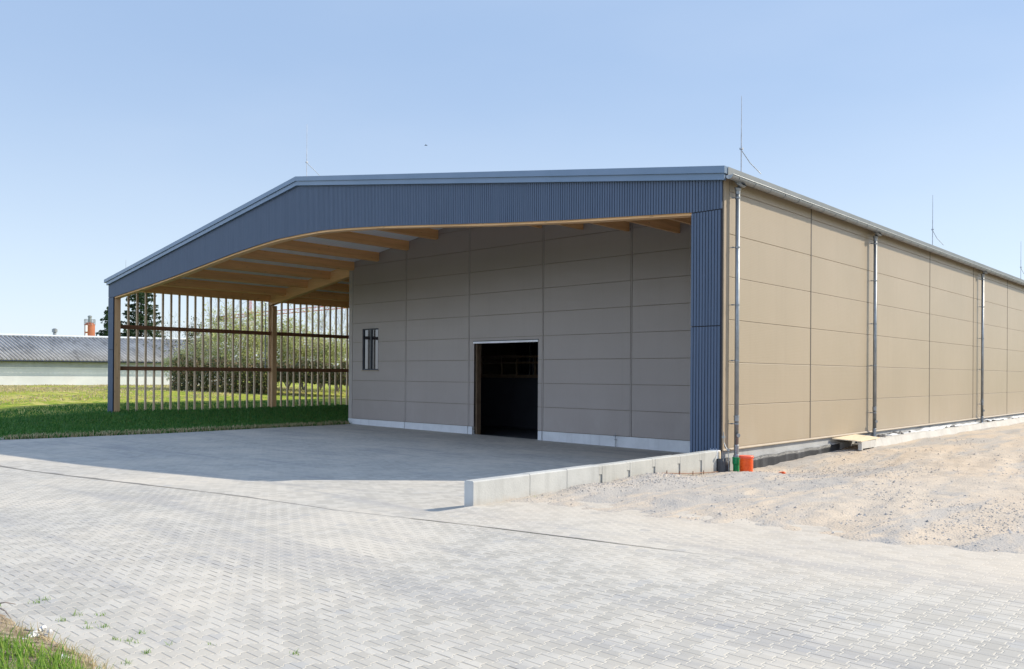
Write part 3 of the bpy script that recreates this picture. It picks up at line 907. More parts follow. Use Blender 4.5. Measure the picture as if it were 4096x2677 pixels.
def downpipe(y, zbot):
    px = XR + .15
    m_ = MB(); m_.tube([(px, y, zbot), (px, y, GZ - .32)], .052, 20)
    dp = P('downpipe', m_, 'zinc', smooth=True)
    m_ = MB(); m_.tube([(px, y, GZ - .34), (px, y, GZ - .27), (px, y, GZ - .19), (px + .04, y, GZ - .12), (GXC, y, GZ - .07)], [.055, .058, .085, .135, .15], 16, caps=False)
    P('funnel', m_, 'zinc', dp)
    m_ = MB(); m_.lathe((px, y, 1.66), [(.052, 0), (.060, .0), (.060, .09), (.066, .10), (.066, .125), (.053, .13)], 20); P('socket', m_, 'zinc', dp)
    m_ = MB(); m_.lathe((px, y, zbot), [(.062, 0), (.064, .05), (.054, .09), (.058, .26), (.060, .27), (.058, .30), (.0521, .31)], 20); P('collar', m_, 'zinc', dp)
    m_ = MB(); m_.tube([(px + .05, y - .035, 1.33), (px + .085, y - .055, 1.33)], [.052, .046], 16); P('cleaning_cap', m_, 'zinc', dp)
    for zb in (GZ - .42, 5.71, 4.37, 3.07, 1.60):
        m_ = MB(); m_.lathe((px, y, zb - .018), [(.0525, 0), (.060, 0), (.060, .036), (.0525, .036)], 18)
        m_.tube([(XR - .002, y - .085, zb), (px - .03, y - .045, zb)], .008, 6)
        m_.box(px - .10, px - .06, y - .10, y - .05, zb - .014, zb + .014)
        P('pipe_clamp', m_, 'zinc', dp)
for y, zb in ((.44, .80), (9.35, .80), (21.95, .78), (33.0, .78), (45.0, .78)):
    downpipe(y, zb)

# ================================================================== things around the hall
# lightning rods on the roof edge and ridge
def rod(x, y, zb, h, label, stay=True):
    e = empty('lightning_rod', (x, y, zb), label, 'lightning rod', 'lightning rods on the hall roof')
    a = MB(); a.tube([(x, y, zb - .05), (x, y, zb + h * .5)], .013, 6); a.tube([(x, y, zb + h * .5), (x, y, zb + h)], [.010, .007], 6)
    a.build('mast', M['steel'], e)
    a = MB(); zc = zb + h * .30; a.box(x - .035, x + .035, y - .035, y + .035, zc - .02, zc + .02); a.build('clamp', M['steel'], e)
    if stay:
        a = MB(); a.tube([(x, y, zc - .03), (x + .05, y + .35, zc - .28), (x + .20, y + .62, zb + .02)], .009, 5); a.build('stay_wire', M['zinc'], e)
rod(.02, .85, 7.58, 1.80, 'tall thin lightning rod on the eave just above the nearest downpipe')
rod(.06, 15.4, 7.58, 1.80, 'lightning rod on the eave halfway along the side wall')
rod(.06, 29.3, 7.58, 1.80, 'farthest lightning rod on the eave near the right picture edge')
rod(XM + .05, .30, 10.04, 2.05, 'pale lightning rod standing on the roof peak')
rod(XL + .1, .80, 7.6, 1.0, 'short faint lightning rod above the low left eave', False)

# retaining wall: a row of cast concrete elements
rwall = empty('retaining_wall', (-.11, -4.1, .5), 'low pale concrete retaining wall of cast elements beside the shaded forecourt', 'retaining wall')
wy = [-8.0, -6.63, -5.62, -4.66, -3.74, -2.84, -1.87, -.96, -.20]
for i in range(len(wy) - 1):
    a = MB(); zt = 1.0 + .004 * ((i * 7) % 3) - .006
    y0, y1 = wy[i] + .006, wy[i + 1] - .006
    # element with chamfered top edge and, on the rear ones, a sunk joint edge
    pts = [(-.21, -.3), (0.0, -.3), (0.0, zt - .02), (-.02, zt), (-.19, zt), (-.21, zt - .02)]
    yj = y0 + (.10 if i >= 3 else 0.0)
    a.prism_y(pts, yj + .001, y1)
    if i >= 3: a.prism_y([(-.21, -.3), (-.025, -.3), (-.025, zt - .17), (-.21, zt - .17)], y0, yj); a.prism_y([(-.21, zt - .169), (-.004, zt - .169), (-.004, zt - .022), (-.02, zt - .001), (-.19, zt - .001), (-.21, zt - .02)], y0, yj)
    a.build('wall_element', M['concrete' if i < 3 else 'concrete_rough'], rwall)
a = MB(); a.box(-.22, -.005, -.193, -.02, .2, 1.0); a.box(-.3, -.06, -.018, .0, .2, 1.03); a.build('end_block', M['plinth'], rwall)
# thin flat steel along the foot of the wall
fs_ = empty('earthing_strip', (.04, -1.5, .5), 'thin rusty steel strip on stakes along the foot of the concrete wall', 'steel strip')
a = MB(); a.tube([(.05, -2.8, GH(.05, -2.8) + .02), (.05, -1.5, GH(.05, -1.5) + .05), (.06, -.15, .52)], .011, 6); a.build('strip', M['rail'], fs_)
for yy in (-2.4, -1.9, -1.35, -.9):
    a = MB(); zz = GH(.06, yy); a.tube([(.065, yy, zz - .05), (.065, yy, zz + .09)], .009, 6); a.build('stake', M['rail'], fs_)

# black dimple membrane: along the wall base and wrapped round the corner
def membrane(name, path, ztop, zbot, label, wave=.01):
    vs, fs = [], []
    n = len(path); rows = 7
    for i, (x, y) in enumerate(path):
        for k in range(rows):
            t = k / (rows - 1)
            bulge = wave * math.sin(i * .9 + k * .5) + wave * .8 * math.sin(i * .37 + 2)
            zt = ztop(y) + .012 * math.sin(i * .5)
            vs.append((x + abs(bulge), y, zbot(y) * (1 - t) + zt * t))
    for i in range(n - 1):
        for k in range(rows - 1):
            a = i * rows + k; fs.append((a, a + rows, a + rows + 1, a + 1))
    o = raw_mesh(name, vs, fs, M['dimple'], smooth=True)
    so = o.modifiers.new('thick', 'SOLIDIFY'); so.thickness = .008
    tag(o, label, 'membrane')
membrane('dimple_membrane', [(.03, .62 + .1 * k) for k in range(64)], lambda y: .735 + .006 * y, lambda y: .15, 'black dimpled membrane sheet along the foot of the beige side wall', .007)
membrane('dimple_membrane', [(-.02, -.19), (.05, -.20), (.13, -.17), (.17, -.08), (.19, .02), (.16, .10), (.07, .13), (.03, .15)][::-1], lambda y: .82, lambda y: .2, 'short black dimpled membrane curled round the corner end of the concrete wall', .004)

# drain connections at the corner
gp = empty('drain_socket', (.15, .44, .36), 'green plastic drain pipe socket under the nearest downpipe', 'drain pipe')
a = MB(); a.lathe((.15, .44, .25), [(.072, 0), (.072, .38), (.078, .40), (.088, .43), (.088, .54), (.093, .545), (.093, .565), (.08, .57)], 24); a.build('pipe', M['green'], gp, smooth=False)
a = MB(); a.lathe((.15, .44, .822), [(.05, 0), (.075, .0), (.066, .05), (.055, .06)], 20); a.build('seal', M['zinc'], gp)
sh = empty('inspection_shaft', (.47, .31, .36), 'orange ribbed plastic shaft pipe with a red lid beside the green socket', 'shaft pipe')
a = MB(); pr = [(.135, 0)]
for k in range(14):
    z = .012 + k * .034
    pr += [(.137, z), (.155, z + .006), (.155, z + .019), (.137, z + .026)]
pr += [(.137, .50)]
a.lathe((.47, .31, .33), pr, 28); a.build('ribbed_body', M['orange'], sh)
a = MB(); a.lathe((.47, .31, .832), [(.15, 0), (.166, .004), (.168, .045), (.16, .055), (.03, .06)], 28); a.build('lid', M['red_lid'], sh)
# ground rod with clamp by the downpipe
gr = empty('earthing_rod', (.14, -.04, .4), 'thin bent steel earthing rod clipped beside the nearest downpipe', 'earthing rod')
a = MB(); a.tube([(.22, -.05, .3), (.22, -.05, .80), (.21, -.05, .98), (.12, -.02, 1.10), (.07, 0.0, 1.18), (.06, 0.0, 1.42)], .009, 6); a.build('rod', M['zinc'], gr)
a = MB(); a.box(.03, .09, -.03, .03, 1.28, 1.33); a.box(.19, .235, -.075, -.03, 1.0, 1.04); a.build('clamp', M['zinc'], gr)
pt = MB(); pt.box(-.02, .03, -.12, -.07, .80, .98); tag(P('pale_block', pt, 'board_pale', None), 'small pale block on the wall end above the black membrane', 'block')

# concrete ledge further along the wall with board, film and rubble on it
lg = MB()
vs = []; N = 80
for i in range(N + 1):
    y = 7.9 + i * (LEN - 8) / N
    w = .0 if i else .0
    for (x, z) in ((.02, .1), (.80 + .10 * math.sin(i * 1.3) * .3, .1), (.66, .62 + .03 * math.sin(i * .7)), (.60, .86 + .012 * math.sin(i * 1.9)), (.42, .87), (.40, .70), (.02, .70)):
        vs.append((x, y, z))
fs = []
for i in range(N):
    for k in range(7):
        a_, b_ = i * 7 + k, i * 7 + (k + 1) % 7
        fs.append((a_, b_, b_ + 7, a_ + 7))
fs.append(tuple(range(7))); fs.append(tuple(range(N * 7 + 6, N * 7 - 1, -1)))
lg.add(vs, fs)
tag(lg.build('concrete_ledge', M['ledge']), 'rough cast concrete ledge strip along the far part of the side wall', 'ledge')
bd = empty('board_cover', (.45, 7.3, .75), 'pale plywood board lying across the start of the concrete ledge', 'board')
a = MB(); a.add([(.02, 6.35, .93), (.70, 6.75, .86), (.70, 8.25, .895), (.05, 8.1, .96), (.02, 6.35, .955), (.70, 6.75, .885), (.70, 8.25, .92), (.05, 8.1, .985)],
              [(0, 3, 2, 1), (4, 5, 6, 7), (0, 1, 5, 4), (1, 2, 6, 5), (2, 3, 7, 6), (3, 0, 4, 7)]); a.build('panel', M['board_pale'], bd)
a = MB(); a.box(.60, .70, 6.80, 6.88, .62, .858); a.box(.66, .70, 6.89, 7.88, .66, .866); a.build('leg', M['ledge'], bd)
# crumpled white film lying in the trough, in two lengths
for (y0, y1, lab) in ((10.2, 20.9, 'crumpled white plastic film on the ledge between the second and third downpipes'), (22.2, 40.0, 'crumpled white plastic film on the ledge beyond the third downpipe')):
    n = int((y1 - y0) / .22); vs = []; fs = []
    for i in range(n + 1):
        y = y0 + (y1 - y0) * i / n
        for k in range(6):
            x = .05 + .46 * k / 5
            z = .80 + .10 * vnoise(np.array([x * 3 + 5]), np.array([y * 1.4]), 2.0, 5)[0] + .03 * math.sin(y * .9)
            if k == 0: z -= .03
            x2 = x * (.75 + .35 * vnoise(np.array([y]), np.array([.3]), .8, 8)[0])
            vs.append((x2, y, z + .02))
    for i in range(n):
        for k in range(5):
            a_ = i * 6 + k; fs.append((a_, a_ + 6, a_ + 7, a_ + 1))
    o = raw_mesh('plastic_film', vs, fs, M['film'], smooth=False); so = o.modifiers.new('thick', 'SOLIDIFY'); so.thickness = .01
    tag(o, lab, 'plastic film', 'white film on the ledge')
# rubble lumps in the trough
def lump(mb, x, y, z, s, r):
    n = 7; vs = [(x, y, z + s * .8)]
    for ring, (rr, zz) in enumerate(((.6, .6), (1.0, .1), (.8, -.4))):
        for k in range(n):
            a = 2 * math.pi * k / n + ring * .4
            q = s * rr * r.uniform(.75, 1.2)
            vs.append((x + q * math.cos(a), y + q * math.sin(a), z + s * zz * r.uniform(.8, 1.2)))
    fs = [(0, 1 + k, 1 + (k + 1) % n) for k in range(n)]
    for ring in range(2):
        for k in range(n):
            a_, b_ = 1 + ring * n + k, 1 + ring * n + (k + 1) % n
            fs.append((a_, a_ + n, b_ + n, b_))
    mb.add(vs, fs)
r_ = random.Random(5); rb = MB()
for _ in range(70): lump(rb, r_.uniform(.06, .5), r_.choice([r_.gauss(10.6, .7), r_.gauss(9.0, .5), r_.uniform(8.5, 30)]), .80 + r_.uniform(-.05, .08), r_.uniform(.04, .11), r_)
M['rubble'] = simple('rubble', (.26, .23, .20), (.13, .12, .11), 6, .9, bump=.02)
tag(rb.build('rubble', M['rubble']), kind='stuff')
db = MB(); lump(db, 1.12, .85, GH(1.12, .85) + .015, .045, r_); db.add([(1.0, .8, GH(1, .8) + .03), (1.08, .74, GH(1, .8) + .04), (1.14, .82, GH(1, .8) + .05), (1.05, .9, GH(1, .8) + .04), (1.07, .82, GH(1, .8) + .01)], [(0, 1, 2, 3), (0, 4, 1), (1, 4, 2), (2, 4, 3), (3, 4, 0)])
tag(db.build('plastic_scrap', M['orange']), 'small orange plastic scrap lying on the gravel near the shaft pipe', 'scrap')
# standpipe tap at the inner wall
tp = empty('standpipe', (-9.5, 9.05, 0), 'thin steel standpipe in front of the inner wall plinth', 'standpipe')
a = MB(); a.tube([(-9.5, 9.05, -.08), (-9.5, 9.05, .47)], .014, 6); a.build('pipe', M['zinc'], tp)
a = MB(); a.tube([(-9.5, 9.05, .38), (-9.5, 8.95, .38), (-9.5, 8.94, .34)], .013, 6); a.box(-9.53, -9.47, 9.02, 9.08, .20, .24); a.build('tap', M['zinc'], tp)

# ================================================================== background on the left
# low white farm building with corrugated roof
def farm():
    A = Vector((-80.9, 7.8)); B = Vector((-75.7, 23.65)); u = (B - A).normalized(); nrm = Vector((u.y, -u.x))   # nrm points to the camera side
    if nrm.dot(Vector((9.5, -17.4)) - A) < 0: nrm = -nrm
    e = empty('farm_building', (A.x, A.y, 1.4), 'long low white farm building with grey corrugated roof on the left', 'farm building')
    s0, s1 = -40.0, 22.0
    def pt(s, d, z): q = A + u * s + nrm * d; return (q.x, q.y, z)
    def bar(mb, sa, sb, da, db, za, zb):
        vs = [pt(sa, da, za), pt(sb, da, za), pt(sb, db, za), pt(sa, db, za), pt(sa, da, zb), pt(sb, da, zb), pt(sb, db, zb), pt(sa, db, zb)]
        mb.add(vs, [(0, 3, 2, 1), (4, 5, 6, 7), (0, 1, 5, 4), (1, 2, 6, 5), (2, 3, 7, 6), (3, 0, 4, 7)])
    a = MB(); bar(a, s0, s1, -9.5, -.30, 1.0, 3.95)
    m = Mat('white_render', .85, 0, .2)
    x, y, z = m.xyz()
    n = m.noise(.5, 5, .6); n2 = m.noise(.8, 4, .6, (1, 1, 3))
    c = m.mix(n.ramp(.3, .7), (.74, .73, .72), (.66, .65, .64))
    seam = ((z - 2.35).abs().lt(.018)).max((z - 3.02).abs().lt(.018))
    c = m.mix(seam * .5, c, (.45, .46, .50))
    c = m.mix(n2.ramp(.55, .75) * .3, c, (.58, .56, .53))
    m.color(c)
    a.build('wall', m.m, e)
    a = MB(); bar(a, s0, s1, -.299, -.26, 3.18, 3.72); a.build('eave_shade_band', simple('eave_shade_grey', (.42, .44, .48), None, 1, .7), e)  # grey strip on the wall, the eave's shadow put into its colour
    # corrugated sheet, eave to ridge and down the back
    pitch = .36; n = int((s1 - s0 + 3.6) / pitch * 8); vs, fs = [], []
    rows = [(.30, 3.86), (-2.2, 5.15), (-4.6, 6.37), (-9.2, 4.0)]
    for i in range(n + 1):
        s = s0 - 3.3 + i * pitch / 8; w = .085 * math.sin(2 * math.pi * i / 8)
        for d, z in rows: vs.append(pt(s + .57 * min(d, .3) + (1.14 * (abs(d) - 4.6) if d < -4.6 else 0), d, z + w))
    for i in range(n):
        for k in range(3):
            q = i * 4 + k; fs.append((q, q + 4, q + 5, q + 1))
    m = Mat('fibre_cement', .9, 0, .2)
    n1 = m.noise(.5, 5, .65); n2 = m.noise(5, 5, .7); st = m.noise(.9, 4, .6, (.5, 1.6, 1))
    c = m.mix(n1.ramp(.35, .65), (.40, .385, .365), (.30, .288, .272))
    c = m.mix(st.ramp(.5, .7) * .6, c, (.155, .148, .14))
    c = m.mix(n2.ramp(.5, .7) * .4, c, (.46, .445, .42))
    x, y, z = m.xyz()
    s_along = (x - A.x) * u.x + (y - A.y) * u.y
    d_across = (x - A.x) * nrm.x + (y - A.y) * nrm.y
    valley = (((s_along - d_across * .57 - s0 + 3.3) / pitch) * (2 * math.pi)).sin().ramp(-.2, -.8)
    m.color(m.mix(valley * .75, c, (.07, .07, .075))).bump(n2, .02)
    o = raw_mesh('roof', vs, fs, m.m, e, smooth=True)
    so = o.modifiers.new('thick', 'SOLIDIFY'); so.thickness = .03; so.offset = -1
    a = MB(); 
    a.tube([pt(s0 - .2, -4.6, 6.43), pt(s1 + .2, -4.6, 6.43)], .12, 8); a.build('ridge', M['film'], o)
    a = MB(); a.tube([pt(s0 - .2, .36, 3.76), pt(s1 + .2, .36, 3.76)], .075, 8); a.build('gutter', M['frame_dark'], e)
    # vent pipe on the ridge
    q = pt(4.6, -5.2, 6.0)
    a = MB(); a.lathe(q, [(.16, 0), (.16, .85), (.26, .86), (.26, 1.15), (.12, 1.25)], 12); a.build('vent_pipe', M['zinc'], e)
farm()

# orange silo far behind the roof
si = empty('silo', (-200.9, 60.2, 1.5), 'orange silo tower with top railing behind the farm roof', 'silo')
M['silo'] = simple('silo_paint', (.36, .12, .06), (.30, .095, .045), .8, .6)
a = MB(); a.lathe((-200.9, 60.2, 1.5), [(1.15, 0), (1.15, 12.6), (.95, 13.0), (.3, 13.2)], 24); a.build('tank', M['silo'], si)
a = MB(); a.lathe((-200.9, 60.2, 14.6), [(.38, 0), (.38, 1.3), (.48, 1.32), (.48, 1.6), (.2, 1.75)], 16); a.build('filter', M['zinc'], si)
a = MB()
for k in range(12):
    t = 2 * math.pi * k / 12; a.tube([(-200.9 + 1.2 * math.cos(t), 60.2 + 1.2 * math.sin(t), 14.0), (-200.9 + 1.2 * math.cos(t), 60.2 + 1.2 * math.sin(t), 15.4)], .04, 5)
for z in (14.7, 15.05, 15.4):
    a.tube([(-200.9 + 1.2 * math.cos(2 * math.pi * k / 24), 60.2 + 1.2 * math.sin(2 * math.pi * k / 24), z) for k in range(25)], .04, 5, caps=False)
a.build('railing', M['steel'], si)
a = MB(); a.box(-200.2, -199.55, 58.9, 59.2, 12.4, 13.9); a.box(-200.2, -199.55, 58.9, 59.2, 10.6, 12.0); a.build('ladder_cage', M['white_bar'], si)

# tower crane beyond the trees
def crane():
    c = Vector((-309.35, 164.15, 1.5)); jd = Vector((26.2, 24.3, 3.2)).normalized()
    red = simple('crane_red', (.50, .08, .045), (.42, .06, .03), .5, .5)
    e = empty('tower_crane', c, 'red lattice tower crane far beyond the trees', 'crane')
    a = MB(); s = .9
    def lat(mb, p0, p1, s, n, up=Vector((0, 0, 1)), r=.09):
        d = (p1 - p0); t = d.normalized(); uu = t.cross(up)
        uu = (uu if uu.length > .1 else t.cross(Vector((1, 0, 0)))).normalized(); ww = uu.cross(t)
        cs = [uu * s + ww * s, uu * -s + ww * s, uu * -s - ww * s, uu * s - ww * s]
        for q in cs: mb.tube([p0 + q, p1 + q], r, 4)
        for i in range(n):
            for k in range(4):
                a0, a1 = cs[k], cs[(k + 1) % 4]
                mb.tube([p0 + d * (i / n) + a0, p0 + d * ((i + 1) / n) + a1], r * .6, 3)
    top = c + Vector((0, 0, 25.5))
    lat(a, c, top, .9, 16); a.build('mast', red, e)
    a = MB(); lat(a, top + Vector((0, 0, .3)), top + jd * 46 + Vector((0, 0, .6)), .75, 26); a.build('jib', red, e)
    a = MB(); lat(a, top + Vector((0, 0, .3)), top - jd * 14 * Vector((1, 1, 0)).length / 1.414, .6, 8); a.build('counter_jib', red, e)
    a = MB(); q = top - jd * 12.5; a.box(q.x - 1.2, q.x + 1.2, q.y - 1.2, q.y + 1.2, q.z - 1.6, q.z + .9); a.build('counterweight', M['frame_dark'], e)
    a = MB(); lat(a, top, top + Vector((0, 0, 7)), .5, 6); a.build('tower_head', red, e)
    a = MB(); hd = top + Vector((0, 0, 7)); a.tube([hd, top + jd * 30 + Vector((0, 0, 1))], .06, 4); a.tube([hd, top - jd * 11 + Vector((0, 0, .9))], .06, 4); a.build('tie_bar', M['steel'], e)
crane()

# ---- trees
def gz(x, y): return float(ground_fn(np.array([float(x)]), np.array([float(y)]))[0])
def quads(centers, size, r, up=.3):
    """leaf-sized quads at the given centres"""
    c = np.asarray(centers); n = len(c)
    a = r.normal(size=(n, 3)); a /= np.linalg.norm(a, axis=1)[:, None]
    b = r.normal(size=(n, 3)); b -= (a * b).sum(1)[:, None] * a; b /= np.linalg.norm(b, axis=1)[:, None]
    s = size * r.uniform(.6, 1.3, size=(n, 1))
    v = np.stack([c - a * s, c + b * s * .5, c + a * s, c - b * s * .5], 1).reshape(-1, 3)
    f = np.arange(n * 4).reshape(n, 4)
    return v, f
def branches(base, h, r, n_main, spread, depth, rad, mb, tips):
    def grow(p, d, L, rd, lev):
        q = p.copy(); pts = [q.copy()]; rr = [rd]
        dd = d.copy()
        for s in range(3):
            dd = (dd + Vector((r.gauss(0, .16), r.gauss(0, .16), .07))).normalized()
            q = q + dd * (L / 3); pts.append(q.copy()); rr.append(max(.006, rd * (1 - .28 * (s + 1))))
        mb.tube(pts, rr, 5 if lev < 2 else 3, caps=False)
        tips.append((pts[2], lev)); tips.append((pts[3], lev))
        if lev < depth:
            for k in range(r.choice([2, 3, 3])):
                at = r.choice([1, 2, 3, 3])
                nd = (dd + Vector((r.gauss(0, spread), r.gauss(0, spread), r.gauss(.12, .3)))).normalized()
                grow(pts[at], nd, L * r.uniform(.55, .8), rr[at] * .62, lev + 1)
    base = Vector(base)
    for k in range(n_main):
        a = 2 * math.pi * (k + r.random() * .6) / n_main
        d = Vector((math.cos(a) * spread * .8, math.sin(a) * spread * .8, 1)).normalized()
        grow(base + Vector((math.cos(a) * .05, math.sin(a) * .05, h * .05 * r.random())), d, h * .42, rad, 0)
def shrub(x, y, h, wdt, leaf, nleaf, seed, label, lsize=.10, bottom=.12, group='trees and shrubs behind the slats', name='leafy_tree', twigs=4):
    r = random.Random(seed); nr = np.random.default_rng(seed)
    z0 = gz(x, y) - .05
    e = empty(name, (x, y, z0), label, 'tree', group)
    mb = MB(); tips = []
    branches((x, y, z0), h, r, twigs + 1, .46, 4, .07 * h / 6, mb, tips)
    mb.build('trunk', M['twig'], e)
    # clumps of leaves: centres jittered inside an uneven ellipsoid, gaps between them
    nc = int(26 + nleaf / 130); cl = []
    while len(cl) < nc:
        p = nr.uniform(-1, 1, 3)
        if (p ** 2).sum() > 1: continue
        zz = bottom * h + (p[2] * .5 + .5) * (h * (1 - bottom)) * .98
        wf = wdt * (1.05 - .45 * abs(p[2]) - (.25 if p[2] > .5 else 0)) * nr.uniform(.8, 1.15)
        cl.append((x + p[0] * wf, y + p[1] * wf, z0 + zz))
    cl = np.array(cl)
    lv = [q for q, l in tips if l >= 1]
    lv = np.array([[q.x, q.y, q.z] for q in lv]) if lv else cl
    nleaf = int(nleaf * .72)
    which = nr.integers(0, nc, nleaf)
    c1 = cl[which] + nr.normal(size=(nleaf, 3)) * np.array([.30, .30, .24]) * wdt * .42
    n2 = nleaf // 2
    c2 = lv[nr.integers(0, len(lv), n2)] + nr.normal(size=(n2, 3)) * .22
    cc = np.concatenate([c1, c2]); cc = cc[cc[:, 2] > z0 + .05]
    v, f = quads(cc, lsize, nr)
    raw_mesh('crown', v, f, M[leaf], e)
    return e
def bare_tree(x, y, h, seed, label):
    r = random.Random(seed); z0 = gz(x, y) - .05
    e = empty('bare_tree', (x, y, z0), label, 'tree', 'trees and shrubs behind the slats')
    mb = MB(); tips = []
    branches((x, y, z0), h, r, 3, .33, 4, .085 * h / 8, mb, tips)
    mb.build('trunk', M['bark'], e)
    nr = np.random.default_rng(seed)
    t = np.array([[q.x, q.y, q.z] for q, l in tips if l >= 3])
    c = t[nr.integers(0, len(t), 500)] + nr.normal(size=(500, 3)) * .25
    v, f = quads(c, .05, nr); raw_mesh('crown', v, f, M['leaf_olive'], e)
def conifer(x, y, h, w, seed, label, name='spruce_tree', zb=None):
    r = random.Random(seed); nr = np.random.default_rng(seed)
    z0 = (gz(x, y) if zb is None else zb) - .05
    e = empty(name, (x, y, z0), label, 'tree', 'dark conifers behind the farm roof')
    mb = MB(); mb.tube([(x, y, z0), (x, y, z0 + h * .5), (x, y, z0 + h)], [h * .016, h * .01, .02], 8)
    C = []; nb = int(h * 13)
    for i in range(nb):
        t = .05 + .94 * (i + r.random()) / nb; z = t * h
        a = i * 2.39996 + r.gauss(0, .35)
        L = (w * (1 - t) ** .75 + .12) * r.choice([.55, .75, .9, 1.0, 1.0, 1.12])
        droop = -.16 * L if t < .7 else .12 * L
        p0 = Vector((x, y, z0 + z)); p1 = p0 + Vector((math.cos(a) * L * .55, math.sin(a) * L * .55, droop * .7)); p2 = p0 + Vector((math.cos(a) * L, math.sin(a) * L, droop * .55 + r.gauss(0, .06)))
        mb.tube([p0, p1, p2], [.035, .022, .008], 3, caps=False)
        m = int(14 + L * 34)
        for _ in range(m):
            u = r.random() ** .65
            p = p0.lerp(p1, u * 2) if u < .5 else p1.lerp(p2, u * 2 - 1)
            sd = .085 * L * (1.2 - u) + .06
            side = Vector((-math.sin(a), math.cos(a), 0)) * r.gauss(0, sd * 1.5)
            C.append((p.x + side.x + r.gauss(0, .05), p.y + side.y + r.gauss(0, .05), p.z - abs(r.gauss(0, .15)) + .03))
    mb.build('trunk', M['bark'], e)
    v, f = quads(C, .16, nr)
    raw_mesh('crown', v, f, M['needles'], e)

# positions given by the bearing from the viewpoint and the distance
def at(px, dist):
    a = (px - 1189.0) / 1934.6
    v = Vector((math.cos(-.748), -math.sin(-.748))) * a + Vector((math.sin(-.748), math.cos(-.748)))
    return 9.516 + v.x * dist, -17.359 + v.y * dist
def top_h(py, dist, x, y): return (867 - 7.0 - py) / 1934.6 * dist + 2.7 - gz(x, y)
cx_, cy_ = at(326, 110); conifer(cx_, cy_, 15.2, 4.3, 21, 'tall dark spruce tree seen through the leftmost slats', zb=1.4)
cx_, cy_ = at(254, 107); conifer(cx_, cy_, 9.9, 3.4, 22, 'shorter dark spruce between the orange silo and the blue corner post', zb=1.4)
SH = [(452, 728, 71, 1.2, 'leaf_dark', 2600, 'dark narrow evergreen bush where the farm roof ends'),
      (425, 800, 67, 1.6, 'leaf_olive', 2600, 'low olive bush in front of the farm roof end'),
      (497, 745, 68, 2.0, 'leaf_olive', 4200, 'olive green tree between the farm roof and the middle post, leftmost of the taller ones'),
      (545, 722, 66, 2.0, 'leaf_spring', 4600, 'bright spring green tree behind the slats, second from the farm roof'),
      (592, 706, 67, 2.0, 'leaf_spring', 4800, 'tallest spring green tree just left of the middle post'),
      (640, 742, 70, 1.9, 'leaf_olive', 3600, 'olive tree directly behind the middle post'),
      (668, 728, 68, 1.8, 'leaf_spring', 4400, 'spring green tree just right of the middle post'),
      (705, 748, 69, 1.8, 'leaf_spring', 4000, 'rounded spring green tree in the middle of the right slats'),
      (745, 765, 70, 1.8, 'leaf_olive', 3400, 'lower olive tree before the bare trees on the right'),
      (785, 768, 68, 1.9, 'leaf_spring', 4000, 'spring green tree nearest the inner wall edge'),
      (835, 770, 70, 2.0, 'leaf_spring', 3000, 'spring green tree mostly hidden by the inner wall')]
for i, (px, py, ds, wd, lf, nl, lab) in enumerate(SH):
    x, y = at(px, ds); shrub(x, y, top_h(py, ds, x, y), wd, lf, nl, 100 + i, lab, .085)
for i, (px, py, ds, lab) in enumerate([(520, 690, 72, 'bare tree with fine twigs rising above the olive tree'), (752, 705, 74, 'bare tree with fine twigs left of two near the inner wall'), (790, 700, 73, 'bare tree with fine twigs closest to the inner wall'), (470, 720, 75, 'thin bare tree behind the dark evergreen bush')]):
    x, y = at(px, ds); bare_tree(x, y, top_h(py, ds, x, y), 300 + i, lab)
# dark undergrowth hedge at the trees' feet
def hedge():
    nr = np.random.default_rng(9); C = []; B = []
    for _ in range(15000):
        px = nr.uniform(400, 840); ds = nr.uniform(61.5, 64.5)
        x, y = at(px, ds)
        hh = 2.1 + .6 * vnoise(np.array([px]), np.array([0.]), .05, 3)[0]
        if px > 640: hh *= 1.0; lo = .9
        else: lo = .0
        C.append((x, y, gz(x, y) + nr.uniform(lo, hh)))
    C = np.array(C); pxm = nr.random(len(C)) < .35
    e = empty('hedge', at(560, 63) + (1.4,), 'dark brown and green hedge along the foot of the trees', 'hedge')
    v, f = quads(C[~pxm], .11, nr); raw_mesh('foliage', v, f, M['leaf_dark'], e)
    v, f = quads(C[pxm], .11, nr); raw_mesh('dry_foliage', v, f, M['leaf_brown'], e)
hedge()

# ---- grass as real blades
def blades(name, P_, hgt, wid, mat, seed, lean=.5):
    nr = np.random.default_rng(seed); n = len(P_); P_ = np.asarray(P_)
    a = nr.uniform(0, 2 * np.pi, n); h = hgt * nr.uniform(.45, 1.25, n); w = wid * nr.uniform(.7, 1.3, n)
    d = np.stack([np.cos(a), np.sin(a), 0 * a], 1); s = np.stack([-np.sin(a), np.cos(a), 0 * a], 1)
    ln = (lean * nr.uniform(.2, 1.3, n) * h)[:, None]; up = np.array([0, 0, 1.0])
    b0 = P_ - s * w[:, None] / 2; b1 = P_ + s * w[:, None] / 2
    m = P_ + d * ln * .30 + up * (h * .6)[:, None]
    m0 = m - s * w[:, None] * .38; m1 = m + s * w[:, None] * .38
    t = P_ + d * ln + up * h[:, None]
    v = np.stack([b0, b1, m1, m0, t], 1).reshape(-1, 3)
    i = np.arange(n)[:, None] * 5
    f = (i + np.array([[0, 1, 2, 3]])).tolist() + (i + np.array([[3, 2, 4]])).tolist()
    return tag(raw_mesh(name, v, f, M[mat]), kind='stuff')
nr = np.random.default_rng(17)
x = nr.uniform(-40, -22.8, 68000); y = nr.uniform(-8.4, 15.2, 68000)
keep = (nr.random(68000) < np.where(x > -35, 1.0, .45)) & (x < edge_x(y) + .08 + .25 * nr.random(68000) ** 3)
x, y = x[keep], y[keep]
blades('bank_grass', np.stack([x, y, np.maximum(ground_fn(x, y), np.where(x > edge_x(y) - .1, floor_z(x, y), -9)) - .01], 1), .13, .035, 'bank_grass', 1, .7)
